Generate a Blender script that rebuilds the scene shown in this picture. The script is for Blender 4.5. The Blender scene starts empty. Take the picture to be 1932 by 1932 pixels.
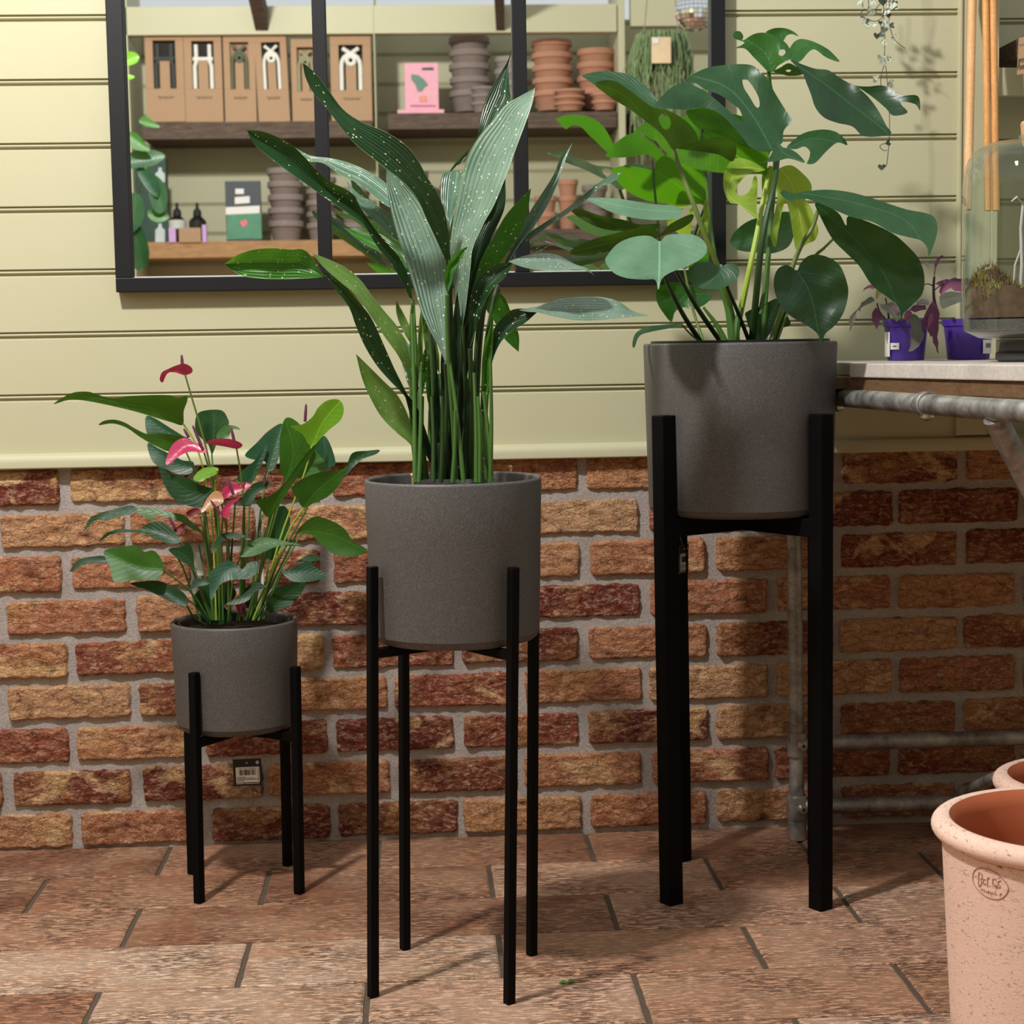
import bpy, bmesh, math, random
from math import sin, cos, pi, radians, sqrt, atan2
from mathutils import Vector, Matrix, noise
from mathutils.geometry import delaunay_2d_cdt
random.seed(7)
sc = bpy.context.scene
COL = sc.collection
# ---------------------------------------------------------------- camera
FPX, YAW, PITCH, ROLL, DIST, HGT = 3295.101, 0.0515747, 0.0965383, 0.0162789, 3.257754, 0.938305
FW = Vector((sin(YAW)*cos(PITCH), cos(YAW)*cos(PITCH), -sin(PITCH)))
_r = Vector((cos(YAW), -sin(YAW), 0)); _d = FW.cross(_r)
RT = cos(ROLL)*_r + sin(ROLL)*_d; DN = -sin(ROLL)*_r + cos(ROLL)*_d
CAM = Vector((0, -DIST, HGT))
cd = bpy.data.cameras.new('camera'); cam = bpy.data.objects.new('camera', cd); COL.objects.link(cam)
m = Matrix.Identity(4)
for i in range(3):
    m[i][0] = RT[i]; m[i][1] = -DN[i]; m[i][2] = -FW[i]; m[i][3] = CAM[i]
cam.matrix_world = m
cd.sensor_width = 36; cd.lens = FPX/1932*36; cd.clip_start = .05
cd.dof.use_dof = True; cd.dof.focus_distance = 2.62; cd.dof.aperture_fstop = 9.5
sc.camera = cam
# ---------------------------------------------------------------- light
w = bpy.data.worlds.new('sky'); sc.world = w; w.use_nodes = True
bg = w.node_tree.nodes['Background']; bg.inputs[0].default_value = (.93, .97, 1, 1); bg.inputs[1].default_value = .62
sd = bpy.data.lights.new('ceiling_spotlight', 'POINT'); sd.energy = 218; sd.shadow_soft_size = .07; sd.color = (1, .965, .92)
so = bpy.data.objects.new('ceiling_spotlight', sd); COL.objects.link(so); so.location = (-.77, -1.52, 2.6)
vs = sc.view_settings; vs.view_transform = 'Standard'; vs.look = 'None'; vs.exposure = 0.2; vs.gamma = 1
sc.cycles.use_denoising = True; sc.cycles.max_bounces = 8; sc.cycles.sample_clamp_indirect = 6
sc.cycles.caustics_reflective = False; sc.cycles.caustics_refractive = False
# ---------------------------------------------------------------- helpers
def ray(px, py): return FW + (px-966)/FPX*RT + (py-966)/FPX*DN
def at(px, py, Y):
    v = ray(px, py); t = (Y+DIST)/v.y; return CAM + t*v
def onfloor(px, py, z=0.0):
    v = ray(px, py); t = (z-HGT)/v.z; return CAM + t*v
YM = -.013
def vat(px, py, L):     # where a thing stands that the mirror shows at this pixel, L in front of the glass
    v = ray(px, py); t = (YM+L+DIST)/v.y; p = CAM + t*v; p.y = YM - L; return p
def pj(P):
    v = P-CAM; z = v.dot(FW); return (966+FPX*v.dot(RT)/z, 966+FPX*v.dot(DN)/z)
def scl(Y): return (Y+DIST)/FPX      # metres in a pixel at depth Y
def lin(c):
    c = c/255; return c/12.92 if c <= .04045 else ((c+.055)/1.055)**2.4
def rgb(r, g, b): return (lin(r), lin(g), lin(b), 1)

class N:
    def __init__(s, name):
        s.m = bpy.data.materials.new(name); s.m.use_nodes = True; s.t = s.m.node_tree
        s.p = s.t.nodes['Principled BSDF']; s.out = s.t.nodes['Material Output']
    def n(s, typ, props={}, **ins):
        x = s.t.nodes.new(typ)
        for k, v in props.items(): setattr(x, k, v)
        for k, v in ins.items():
            key = k.replace('_', ' ')
            if key[0] == 'i' and key[1:].isdigit(): sock = x.inputs[int(key[1:])]
            else: sock = x.inputs[key]
            s.put(sock, v)
        return x
    def put(s, sock, v):
        if isinstance(v, bpy.types.NodeSocket): s.t.links.new(v, sock)
        else: sock.default_value = v
    def set(s, **kw):
        for k, v in kw.items(): s.put(s.p.inputs[k.replace('_', ' ')], v)
        return s
    def obj(s): return s.n('ShaderNodeTexCoord').outputs['Object']
    def uv(s): return s.n('ShaderNodeTexCoord').outputs['UV']
    def attr(s, nm, o='Color'): return s.n('ShaderNodeAttribute', dict(attribute_name=nm)).outputs[o]
    def mapping(s, v, scale=(1, 1, 1), loc=(0, 0, 0)): return s.n('ShaderNodeMapping', Vector=v, Scale=scale, Location=loc).outputs[0]
    def noise(s, v, scale, det=3, rough=.55, dist=0, o='Fac'):
        return s.n('ShaderNodeTexNoise', Vector=v, Scale=scale, Detail=det, Roughness=rough, Distortion=dist).outputs[o]
    def vor(s, v, scale, o='Distance', f='F1', rnd=1): return s.n('ShaderNodeTexVoronoi', dict(feature=f), Vector=v, Scale=scale, Randomness=rnd).outputs[o]
    def ramp(s, f, stops, interp='LINEAR'):
        x = s.n('ShaderNodeValToRGB', Fac=f); cr = x.color_ramp; cr.interpolation = interp
        while len(cr.elements) < len(stops): cr.elements.new(.5)
        for e, (pos, c) in zip(cr.elements, stops):
            e.position = pos; e.color = c if hasattr(c, '__len__') else (c, c, c, 1)
        return x.outputs[0]
    def mix(s, f, a, b, bt='MIX'):
        x = s.n('ShaderNodeMix', dict(data_type='RGBA', blend_type=bt)); s.put(x.inputs[0], f); s.put(x.inputs[6], a); s.put(x.inputs[7], b)
        return x.outputs[2]
    def math(s, op, a, b=0.0, c=0.0):
        x = s.n('ShaderNodeMath', dict(operation=op)); s.put(x.inputs[0], a); s.put(x.inputs[1], b); s.put(x.inputs[2], c); return x.outputs[0]
    def bump(s, h, strength=.3, dist=.002, normal=None):
        x = s.n('ShaderNodeBump', Height=h, Strength=strength, Distance=dist)
        if normal: s.put(x.inputs['Normal'], normal)
        return x.outputs[0]
def flat(name, c, rough=.6, metal=0, spec=.5, var=.12, scale=40, bump=0):
    s = N(name); f = s.noise(s.obj(), scale, 3)
    a = tuple(x*(1-var) for x in c[:3])+(1,); b = tuple(min(1, x*(1+var)) for x in c[:3])+(1,)
    s.set(Base_Color=s.mix(f, a, b), Roughness=rough, Metallic=metal, Specular_IOR_Level=spec)
    if bump: s.set(Normal=s.bump(f, bump, .001))
    return s.m

# mesh building
class MB:
    def __init__(s): s.v = []; s.f = []; s.uv = []; s.col = []
    def add(s, verts, faces):
        o = len(s.v); s.v += [Vector(v) for v in verts]; s.f += [tuple(i+o for i in f) for f in faces]; return o
    def box(s, lo, hi, M=None):
        x0, y0, z0 = lo; x1, y1, z1 = hi
        v = [Vector(p) for p in ((x0,y0,z0),(x1,y0,z0),(x1,y1,z0),(x0,y1,z0),(x0,y0,z1),(x1,y0,z1),(x1,y1,z1),(x0,y1,z1))]
        if M: v = [M @ p for p in v]
        s.add(v, [(3,2,1,0),(4,5,6,7),(0,1,5,4),(1,2,6,5),(2,3,7,6),(3,0,4,7)]); return s
    def lathe(s, prof, c=(0,0,0), seg=64, M=None, caps=True):
        c = Vector(c); vs_ = []
        for r, z in prof:
            for k in range(seg):
                a = 2*pi*k/seg; p = Vector((r*cos(a), r*sin(a), z)); vs_.append((M @ p if M else p) + c)
        fs = []
        for i in range(len(prof)-1):
            for k in range(seg):
                k2 = (k+1) % seg; fs.append((i*seg+k, i*seg+k2, (i+1)*seg+k2, (i+1)*seg+k))
        if caps and prof[0][0] > 1e-3: fs.append(tuple(reversed(range(seg))))
        if caps and prof[-1][0] > 1e-3: fs.append(tuple((len(prof)-1)*seg+k for k in range(seg)))
        s.add(vs_, fs); return s
    def tube(s, pts, r, seg=10, closed_ends=True):
        pts = [Vector(p) for p in pts]; n = len(pts)
        rr = r if hasattr(r, '__len__') else [r]*n
        up = Vector((.13, -.9, .4)).normalized(); vs_ = []
        for i, p in enumerate(pts):
            t = (pts[min(i+1, n-1)]-pts[max(i-1, 0)]).normalized()
            a = t.cross(up)
            if a.length < 1e-3: a = t.cross(Vector((1, 0, 0)))
            a.normalize(); b = a.cross(t).normalized()
            for k in range(seg):
                an = 2*pi*k/seg; vs_.append(p + rr[i]*(cos(an)*a + sin(an)*b))
        fs = [(i*seg+k, i*seg+(k+1) % seg, (i+1)*seg+(k+1) % seg, (i+1)*seg+k) for i in range(n-1) for k in range(seg)]
        if closed_ends: fs += [tuple(reversed(range(seg))), tuple((n-1)*seg+k for k in range(seg))]
        s.add(vs_, fs); return s
    def ball(s, c, r, seg=12, sz=(1,1,1)):
        n = seg//2; pr = [(r*sin(pi*i/n), -r*cos(pi*i/n)) for i in range(n+1)]
        pr[0] = (1e-5, -r); pr[-1] = (1e-5, r)
        s.lathe(pr, c, seg, Matrix.Diagonal((*sz,))); return s
    def build(s, name, mat, parent=None, smooth=False, bevel=0, origin=None, bseg=2, angle=.6):
        me = bpy.data.meshes.new(name)
        o0 = Vector(origin) if origin is not None else (Vector(parent['_o']) if parent and '_o' in parent else Vector((0,0,0)))
        me.from_pydata([tuple(v-o0) for v in s.v], [], s.f)
        for mm in (mat if isinstance(mat, (list, tuple)) else [mat]): me.materials.append(mm)
        if s.uv:
            ul = me.uv_layers.new(name='UVMap')
            for l in me.loops: ul.data[l.index].uv = s.uv[l.vertex_index]
        if s.col:
            ca = me.color_attributes.new('tint', 'FLOAT_COLOR', 'POINT')
            for i, c in enumerate(s.col): ca.data[i].color = c
        bm = bmesh.new(); bm.from_mesh(me); bmesh.ops.recalc_face_normals(bm, faces=bm.faces) if smooth != 'leaf' else None
        bm.to_mesh(me); bm.free()
        if smooth:
            me.shade_smooth()
            if smooth != 'leaf':
                try: me.set_sharp_from_angle(angle=angle if smooth is True else smooth)
                except Exception: pass
        o = bpy.data.objects.new(name, me); COL.objects.link(o)
        if o0.length > 0 or parent: o['_o'] = tuple(o0)
        if parent:
            o.parent = parent
        elif origin is not None: o.location = o0
        if bevel:
            b = o.modifiers.new('bevel', 'BEVEL'); b.width = bevel; b.segments = bseg; b.limit_method = 'ANGLE'; b.angle_limit = .7
        return o
def tag(o, label, cat, group=None):
    o['label'] = label; o['category'] = cat
    if group: o['group'] = group
    return o
def thing(name, label, cat, loc=(0,0,0), group=None):
    o = bpy.data.objects.new(name, None); COL.objects.link(o); o.location = Vector(loc); o.empty_display_size = .05
    o['_o'] = tuple(Vector(loc)); return tag(o, label, cat, group)
def struct(o): o['kind'] = 'structure'; return o
def cr(pts, n):       # catmull-rom through points, n samples a span
    P = [Vector(p) for p in pts]; P = [2*P[0]-P[1]] + P + [2*P[-1]-P[-2]]; out = []
    for i in range(1, len(P)-2):
        a, b, c, d = P[i-1:i+3]
        for k in range(n):
            t = k/n; out.append(.5*((2*b)+(c-a)*t+(2*a-5*b+4*c-d)*t*t+(3*b-a-3*c+d)*t**3))
    out.append(P[-2]); return out
def text_mesh(txt, size):
    cu = bpy.data.curves.new('t', 'FONT'); cu.body = txt; cu.size = size; cu.align_x = 'CENTER'; cu.resolution_u = 2
    ob = bpy.data.objects.new('t', cu); COL.objects.link(ob)
    dg = bpy.context.evaluated_depsgraph_get(); dg.update(); me = ob.evaluated_get(dg).to_mesh()
    v = [x.co.copy() for x in me.vertices]; f = [tuple(p.vertices) for p in me.polygons]
    ob.evaluated_get(dg).to_mesh_clear(); bpy.data.objects.remove(ob); bpy.data.curves.remove(cu); return v, f

# ---------------------------------------------------------------- materials of the setting
def brick_mat():
    s = N('old_brick'); c = s.obj(); t = s.n('ShaderNodeSeparateColor', Color=s.attr('tint'))
    base = s.ramp(t.outputs[0], [(0, rgb(104,50,42)), (.25, rgb(132,70,54)), (.5, rgb(160,100,74)), (.75, rgb(176,122,88)), (1, rgb(188,150,112))])
    off = s.n('ShaderNodeCombineXYZ', X=t.outputs[1], Y=t.outputs[2]).outputs[0]
    cc = s.n('ShaderNodeVectorMath', dict(operation='MULTIPLY_ADD'), i1=(9,9,9), i2=c); s.put(cc.inputs[0], off); cc = cc.outputs[0]
    n1 = s.noise(s.mapping(cc, (1,1,1.8)), 26, 6, .65, .6)
    n2 = s.noise(s.mapping(cc, (1,1,1.5)), 9, 5, .6, .8)
    n3 = s.noise(cc, 240, 4, .7)
    thr = s.math('MULTIPLY_ADD', t.outputs[1], -.16, .66)
    m1 = s.n('ShaderNodeMapRange', Value=n2, From_Min=thr, To_Min=0, To_Max=1); s.put(m1.inputs['From Max'], s.math('ADD', thr, .07))
    base = s.mix(s.math('MULTIPLY', m1.outputs[0], .8), base, rgb(214,176,128))
    m2 = s.ramp(s.noise(cc, 6, 4, .6, 1), [(.5, 0), (.62, 1)])
    base = s.mix(s.math('MULTIPLY', m2, .5), base, rgb(184,136,88)); base = s.mix(s.math('MULTIPLY', s.ramp(s.noise(s.mapping(cc, (1,1,2.2)), 70, 5, .7, .6), [(.5, 0), (.6, 1)]), .5), base, rgb(206,172,142))
    m3 = s.ramp(n1, [(.3, 1), (.47, 0)])
    base = s.mix(s.math('MULTIPLY', m3, .75), base, rgb(74,34,26))
    base = s.mix(.8, base, s.ramp(n3, [(.3, .5), (.7, 1.5)]), 'MULTIPLY')
    h = s.math('ADD', s.math('MULTIPLY', n1, 1.4), s.math('MULTIPLY', n3, .35))
    cr_ = s.n('ShaderNodeTexVoronoi', dict(feature='DISTANCE_TO_EDGE'), Vector=s.n('ShaderNodeVectorMath', dict(operation='MULTIPLY_ADD'), i0=s.noise(s.mapping(cc, (1,1,2)), 30, 3, .6, 0, 'Color'), i1=(.06,.06,.06), i2=s.mapping(cc, (1,1,2.6))).outputs[0], Scale=22).outputs['Distance']
    h = s.math('ADD', h, s.math('MULTIPLY', s.ramp(cr_, [(0, 0), (.06, 1)]), .35))
    s.set(Base_Color=base, Roughness=.93, Specular_IOR_Level=.15, Normal=s.bump(h, 1, .006)); return s.m
def mortar_mat():
    s = N('mortar'); c = s.obj(); n1 = s.noise(c, 14, 4); n2 = s.noise(c, 260, 4, .7)
    b = s.mix(n1, rgb(152,142,136), rgb(198,189,184)); b = s.mix(.6, b, s.ramp(n2, [(.3, .5), (.7, 1.3)]), 'MULTIPLY')
    s.set(Base_Color=b, Roughness=.95, Specular_IOR_Level=.1, Normal=s.bump(s.math('ADD', n2, n1), .8, .003)); return s.m
def tile_mat():
    s = N('terracotta_tile'); c = s.obj(); t = s.n('ShaderNodeSeparateColor', Color=s.attr('tint'))
    off = s.n('ShaderNodeCombineXYZ', X=t.outputs[1], Y=t.outputs[2]).outputs[0]
    cc = s.n('ShaderNodeVectorMath', dict(operation='MULTIPLY_ADD'), i1=(7,7,7), i2=c); s.put(cc.inputs[0], off); cc = cc.outputs[0]
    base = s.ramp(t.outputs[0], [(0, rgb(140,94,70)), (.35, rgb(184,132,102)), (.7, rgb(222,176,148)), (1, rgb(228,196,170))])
    n0 = s.noise(cc, 5, 4, .6, .5); base = s.mix(s.ramp(n0, [(.4, 0), (.65, .7)]), base, rgb(206,164,132))
    n4 = s.noise(s.mapping(cc, (1, 1.6, 1)), 8, 3, .6, 1); base = s.mix(s.ramp(n4, [(.52, 0), (.68, .3)]), base, rgb(204,132,90))
    st = s.noise(s.mapping(cc, (1, 4.2, 1)), 46, 6, .7, .6)          # riven streaks
    stm = s.ramp(st, [(.455, 1), (.52, 0)])
    amt = s.ramp(s.noise(cc, 7, 2), [(.42, .3), (.6, 1)])
    base = s.mix(s.math('MULTIPLY', s.math('MULTIPLY', stm, amt), .8), base, rgb(80,50,38))
    n3 = s.noise(cc, 330, 3, .7); base = s.mix(.6, base, s.ramp(n3, [(.3, .72), (.7, 1.2)]), 'MULTIPLY')
    h = s.math('ADD', s.ramp(st, [(.40, 0), (.56, 1)]), s.math('MULTIPLY', n3, .25))
    s.set(Base_Color=base, Roughness=s.math('MULTIPLY_ADD', n3, .2, .5), Specular_IOR_Level=.3, Normal=s.bump(h, .8, .0022)); return s.m
def paint_mat(name='sage_paint', c=(194,190,160)):
    s = N(name); o = s.obj(); n1 = s.noise(o, 3, 3); n2 = s.noise(o, 420, 3, .6)
    a = rgb(*c); b = rgb(c[0]-10, c[1]-9, c[2]-12)
    s.set(Base_Color=s.mix(n1, a, b), Roughness=.5, Specular_IOR_Level=.35, Normal=s.bump(n2, .12, .0008)); return s.m
def wood_mat(name, c1, c2, sc_=(1, 14, 14), scale=6, rough=.7):
    s = N(name); o = s.mapping(s.obj(), sc_); n1 = s.noise(o, scale, 5, .6, .8); n2 = s.noise(s.obj(), 180, 3)
    b = s.mix(s.ramp(n1, [(.3, 0), (.7, 1)]), c1, c2); b = s.mix(.4, b, s.ramp(n2, [(.3, .7), (.7, 1.2)]), 'MULTIPLY')
    s.set(Base_Color=b, Roughness=rough, Specular_IOR_Level=.3, Normal=s.bump(n1, .4, .001)); return s.m
M_brick, M_mortar, M_tile, M_paint = brick_mat(), mortar_mat(), tile_mat(), paint_mat()
M_grout = flat('floor_grout', rgb(92,80,68), .95, spec=.1, var=.25, scale=90, bump=.5)

# ---------------------------------------------------------------- floor: riven tiles in running bond
def build_floor():
    b = MB(); b.box((-3.0,-4.4,-.03),(3.2,.05,-.0035)); nb = len(b.v)
    b.col = [(.5,.5,.5,1)]*nb; mats = [1]*6
    ys = [0.03, -.176, -.362, -.549, -.742, -.935] ; y = -.935
    while y > -4.3: y -= .19; ys.append(y)
    known = {(0,0):.15,(0,1):.35}
    for r in range(len(ys)-1):
        g_ = .0017 if r < 2 else .0028; y1, y0 = ys[r]-g_, ys[r+1]+g_
        off = -.0945 if r % 2 == 0 else .1065
        k = -8
        while off+k*.3940 < 3.1:
            xa = off+k*.3940+.0045; xb = xa+.3940-.009; k += 1
            if xb < -3: continue
            rnd = random.Random(r*57+k*13); q = rnd.random()
            if r == 1 and abs(xa+.29) < .05: q = .02
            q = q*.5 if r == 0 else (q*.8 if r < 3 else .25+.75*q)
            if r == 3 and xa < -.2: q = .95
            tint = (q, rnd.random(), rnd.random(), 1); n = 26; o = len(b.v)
            jig = lambda a, s_: noise.noise(Vector((a*60, r*3.1+k, s_)))*.0016
            top = []
            for i in range(n+1):
                x = xa+(xb-xa)*i/n; top.append((x, y0+jig(x,1), 0))
            for i in range(7): top.append((xb+jig(y0+i*.03,2), y0+(y1-y0)*(i+.5)/7, 0))
            for i in range(n+1):
                x = xb-(xb-xa)*i/n; top.append((x, y1+jig(x,3)*.5, 0))
            for i in range(7): top.append((xa+jig(y0+i*.03,4), y1-(y1-y0)*(i+.5)/7, 0))
            m_ = len(top); cx_, cy_ = (xa+xb)/2, (y0+y1)/2
            inner = [(cx_+(p[0]-cx_)*(1-.0035/.195), cy_+(p[1]-cy_)*(1-.0022/.09), 0) for p in top]
            low = [(p[0], p[1], -.0018) for p in top]; base = [(p[0], p[1], -.006) for p in top]
            b.add(inner+low+base, [tuple(range(m_))] + [(i, m_+i, m_+(i+1) % m_, (i+1) % m_) for i in range(m_)] + [(m_+i, 2*m_+i, 2*m_+(i+1) % m_, m_+(i+1) % m_) for i in range(m_)])
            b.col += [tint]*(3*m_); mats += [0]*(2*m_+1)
    o = b.build('floor', [M_tile, M_grout]); struct(o)
    for p, mi in zip(o.data.polygons, mats): p.material_index = mi
build_floor()

# ---------------------------------------------------------------- brick wall
FY = .006
ZS = at(900, 872, 0).z; ZR = at(1100, 934, 0).z; HC = (ZR-.002)/8
def build_bricks():
    b = MB(); mats = []
    # mortar bed
    nx, nz = 150, 40; X0, X1, Z0, Z1 = -1.9, 2.1, -.02, ZS+.012
    vs_ = [(X0+(X1-X0)*i/nx, FY+.0045+.0025*noise.noise(Vector((i*.9, j*.8, 3))), Z0+(Z1-Z0)*j/nz) for j in range(nz+1) for i in range(nx+1)]
    fs = [(j*(nx+1)+i, j*(nx+1)+i+1, (j+1)*(nx+1)+i+1, (j+1)*(nx+1)+i) for j in range(nz) for i in range(nx)]
    b.add(vs_, fs); b.col = [(.5,.5,.5,1)]*len(vs_); mats = [1]*len(fs)
    H = HC; pitch = .2415; X11 = at(1100, 1000, 0).x
    # tints read row by row from the left, None = random
    T = {(0,0):.1,(0,1):.12,(1,0):.85,(1,1):.55,(2,0):.55,(3,0):.6,(3,1):.8,(4,0):.5,(4,1):.3,(5,0):.9,(5,1):.15,(6,0):.3,(6,1):.7,(7,0):.1,(7,1):.05,(8,0):.8,(8,1):.6,(7,3):.1,(6,3):.05,(6,4):.2,(2,3):.4,(3,4):.1}
    for r in range(9):
        z1 = ZR+H-r*H - .0072; z0 = z1-H+.0148
        off = at(121, 1000, 0).x if r % 2 == 0 else at(240, 1000, 0).x
        for k in range(-6, 10):
            xa = off+(k-1)*pitch+.0075; xb = xa+pitch-.0155
            if xa > X1-.02 or xb < X0: continue
            rnd = random.Random(r*91+k*17+5); xa += rnd.uniform(-.004,.004); xb += rnd.uniform(-.004,.004)
            q = T.get((r, k), rnd.random()**.9); tint = (q, rnd.random(), rnd.random(), 1)
            mx, mz = 54, 17; o = []; sd_ = rnd.random()*50; zz0 = z0+rnd.uniform(-.002,.002); zz1 = z1+rnd.uniform(-.002,.002)
            tilt = rnd.uniform(-.003,.003); dep = rnd.uniform(-.002,.003)
            for j in range(mz+1):
                for i in range(mx+1):
                    u = i/mx; v = j/mz; x = xa+(xb-xa)*u; z = zz0+(zz1-zz0)*v
                    P = Vector((x*30+sd_, z*60, 1.7))
                    e = noise.noise(P*1.3)*.0030+noise.noise(P*3.5)*.0015
                    # pull the outline irregularly, round the corners
                    du, dv = min(u, 1-u)*(xb-xa), min(v, 1-v)*(zz1-zz0)
                    x += e*(1 if u < .5 else -1)*(1-min(1, du/.012)); z += (noise.noise(P*1.7+Vector((9,9,9)))*.0042)*(1-min(1, dv/.016))
                    cx_ = max(0, .009-du); cz_ = max(0, .009-dv)
                    if cx_ and cz_:
                        f = cx_*cz_/.009*.34; x += f*(1 if u < .5 else -1); z += f*(1 if v < .5 else -1)
                    edge = min(du, dv); y = FY - .004 - dep - tilt*(u-.5)
                    fr = noise.fractal(Vector((x*38+sd_, z*75, sd_)), 1.0, 2.1, 5)
                    ridged = abs(noise.noise(Vector((x*26+sd_, z*95+noise.noise(P)*1.6, 4))))
                    y += -.0028*fr + .0035*max(0, .22-ridged)*4*.7*(1 if edge > .004 else .3)
                    y += .012*max(0, 1-edge/.0034)**2 if edge < .0034 else 0
                    o.append((x, min(y, FY+.012), z-.006*(X11-x)))
            b.add(o, [(j*(mx+1)+i, j*(mx+1)+i+1, (j+1)*(mx+1)+i+1, (j+1)*(mx+1)+i) for j in range(mz) for i in range(mx)])
            b.col += [tint]*len(o); mats += [0]*(mx*mz)
    b.box((X0, FY+.02, Z0), (X1, .12, Z1)); b.col += [(.5,.5,.5,1)]*8; mats += [1]*6
    o = b.build('wall_back', [M_brick, M_mortar], smooth='leaf'); struct(o)
    for p, mi in zip(o.data.polygons, mats): p.material_index = mi
    return o
wb = build_bricks()
bm = bmesh.new(); bm.from_mesh(wb.data)
for f in bm.faces:
    if f.normal.y > 0 and len(f.verts) == 4 and f.calc_center_median().y < .03: f.normal_flip()
bm.to_mesh(wb.data); bm.free()

# ---------------------------------------------------------------- tongue and groove panelling
PZ, PP = 1.5406, .1137
def panel(name, x0, x1, z0, z1, y, sign, zref, pp, mat, th=.02):
    prof = [(z1, 0)]; k = int((zref-z1)/pp)-1
    for i in range(k, k+60):
        z = zref - i*pp
        if z > z1-.002: continue
        if z-.02 < z0: break
        q = pp/.1135
        prof += [(z+.0005, 0), (z, .008), (z-.0026*q, .008), (z-.0036*q, .0008), (z-.0054*q, -.0004), (z-.0072*q, .0008), (z-.0078*q, .008), (z-.0102*q, .008), (z-.0142*q, .0002)]
    prof.append((z0, 0)); b = MB(); n = len(prof); vs_ = []
    for x in (x0, x1): vs_ += [(x, y+sign*d, z) for z, d in prof]
    b.add(vs_, [(i, i+1, n+i+1, n+i) for i in range(n-1)])
    b.box((x0, min(y+sign*.007, y+sign*th), z0), (x1, max(y+sign*.007, y+sign*th), z1))
    return b.build(name, mat)
xr = at(1805, 300, 0).x
struct(panel('wall_rear', -1.9, xr+.004, ZS+.01, 2.6, 0, 1, PZ, PP, M_paint))
# base mould of the panelling
b = MB(); zb = at(0, 885, 0).z; zt = at(0, 859, 0).z
prof = [(zt+.002, .0), (zt, -.004), (zt-.002, -.0135), (zt-.006, -.0165), (zt-.013, -.018), (zb+.002, -.018), (zb, -.0165), (zb, .02), (zt+.002, .02)]
n = len(prof); vs_ = []
for x in (-1.9, 2.1): vs_ += [(x, y_, z_) for z_, y_ in prof]
b.add(vs_, [(i, (i+1) % n, n+(i+1) % n, n+i) for i in range(n)] + [tuple(range(n)), tuple(reversed(range(n, 2*n)))])
struct(b.build('trim_1', M_paint, smooth=.5))
# pilaster and the recessed bay right of it
xq = at(1881, 150, 0).x
b = MB(); b.box((xr, -.012, zt+.003), (xr+.006, .02, 2.6)); b.box((xr+.006, -.008, zt+.003), (xq-.012, .02, 2.6)); b.box((xq-.012, -.012, zt+.003), (xq, .13, 2.6))
struct(b.build('trim_2', M_paint, bevel=.0012))
struct(panel('wall_right_bay', xq, 2.1, ZS+.01, 2.6, .10, 1, PZ, PP, M_paint))
b = MB(); z1_ = at(1900, 128, .0).z; z0_ = at(1900, 181, .0).z
b.box((xq, -.004, z0_), (2.1, .02, z1_)); struct(b.build('trim_3', M_paint, bevel=.001))
# ---------------------------------------------------------------- materials of the things
M_black = flat('black_paint', (.0018,.0018,.002,1), .6, var=.1, spec=.1)
M_frame = flat('black_frame', (.006,.006,.0075,1), .5, var=.25, scale=30, bump=.1, spec=.3)
def planter_mat():
    s = N('speckled_stoneware'); o = s.obj(); n = s.noise(o, 620, 2, .6); n2 = s.noise(o, 5, 3)
    b = s.mix(s.ramp(n, [(.42, 0), (.7, 1)]), rgb(68,66,65), rgb(104,100,98)); b = s.mix(s.math('MULTIPLY', n2, .3), b, rgb(86,80,76))
    s.set(Base_Color=b, Roughness=.52, Specular_IOR_Level=.4, Normal=s.bump(n, .18, .0006)); return s.m
M_planter = planter_mat()
def terra_mat():
    s = N('whitewashed_terracotta'); o = s.obj()
    n = s.noise(s.mapping(o, (1,1,2.6)), 115, 4, .62, 1.2); n2 = s.noise(o, 6, 3); n3 = s.noise(o, 420, 3, .6)
    b = s.mix(n2, rgb(244,212,196), rgb(236,196,176)); b = s.mix(s.ramp(n, [(.34, .8), (.41, 0)]), b, rgb(134,88,70))
    b = s.mix(.35, b, s.ramp(n3, [(.3, .75), (.7, 1.15)]), 'MULTIPLY')
    s.set(Base_Color=b, Roughness=.85, Specular_IOR_Level=.2, Normal=s.bump(n, .5, .0012)); return s.m
M_terra = terra_mat(); M_terra_in = flat('raw_terracotta', rgb(190,104,66), .75, var=.14, scale=14, bump=.1)
M_soil = flat('potting_soil', rgb(34,26,20), .95, spec=.1, var=.6, scale=90, bump=1)
M_liner = flat('black_plastic', (.006,.006,.007,1), .4)
def galv_mat():
    s = N('galvanised_steel'); o = s.obj(); n = s.noise(o, 26, 5, .65, .4); n2 = s.noise(o, 160, 3)
    b = s.mix(s.ramp(n, [(.35, 0), (.65, 1)]), rgb(112,110,108), rgb(176,172,168)); b = s.mix(.4, b, s.ramp(n2, [(.3,.7),(.7,1.2)]), 'MULTIPLY')
    s.set(Base_Color=b, Metallic=.65, Roughness=s.math('MULTIPLY_ADD', n, .3, .32), Normal=s.bump(n2, .15, .0008)); return s.m
M_galv = galv_mat(); M_steel = flat('bright_steel', rgb(190,188,182), .25, metal=.9)
M_top = wood_mat('whitewashed_board', rgb(188,178,170), rgb(206,198,190), (3, 3, 1), 7, .6)
M_board = wood_mat('raw_board', rgb(92,68,46), rgb(120,92,64), (12, 1, 12), 8)
M_shelf = wood_mat('weathered_board', rgb(70,58,50), rgb(112,96,84), (1.5, 12, 12), 9, .85)
M_shelf2 = wood_mat('pale_board', rgb(150,112,76), rgb(186,146,104), (1.5, 12, 12), 9, .8)
M_pole = wood_mat('bamboo_pole', rgb(214,164,112), rgb(232,190,142), (14, 14, 1), 5, .6)
M_pole2 = wood_mat('varnished_pole', rgb(206,146,84), rgb(224,168,104), (14, 14, 1), 5, .5)
M_purple = flat('purple_plastic', rgb(74,44,146), .42, var=.06)
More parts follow.
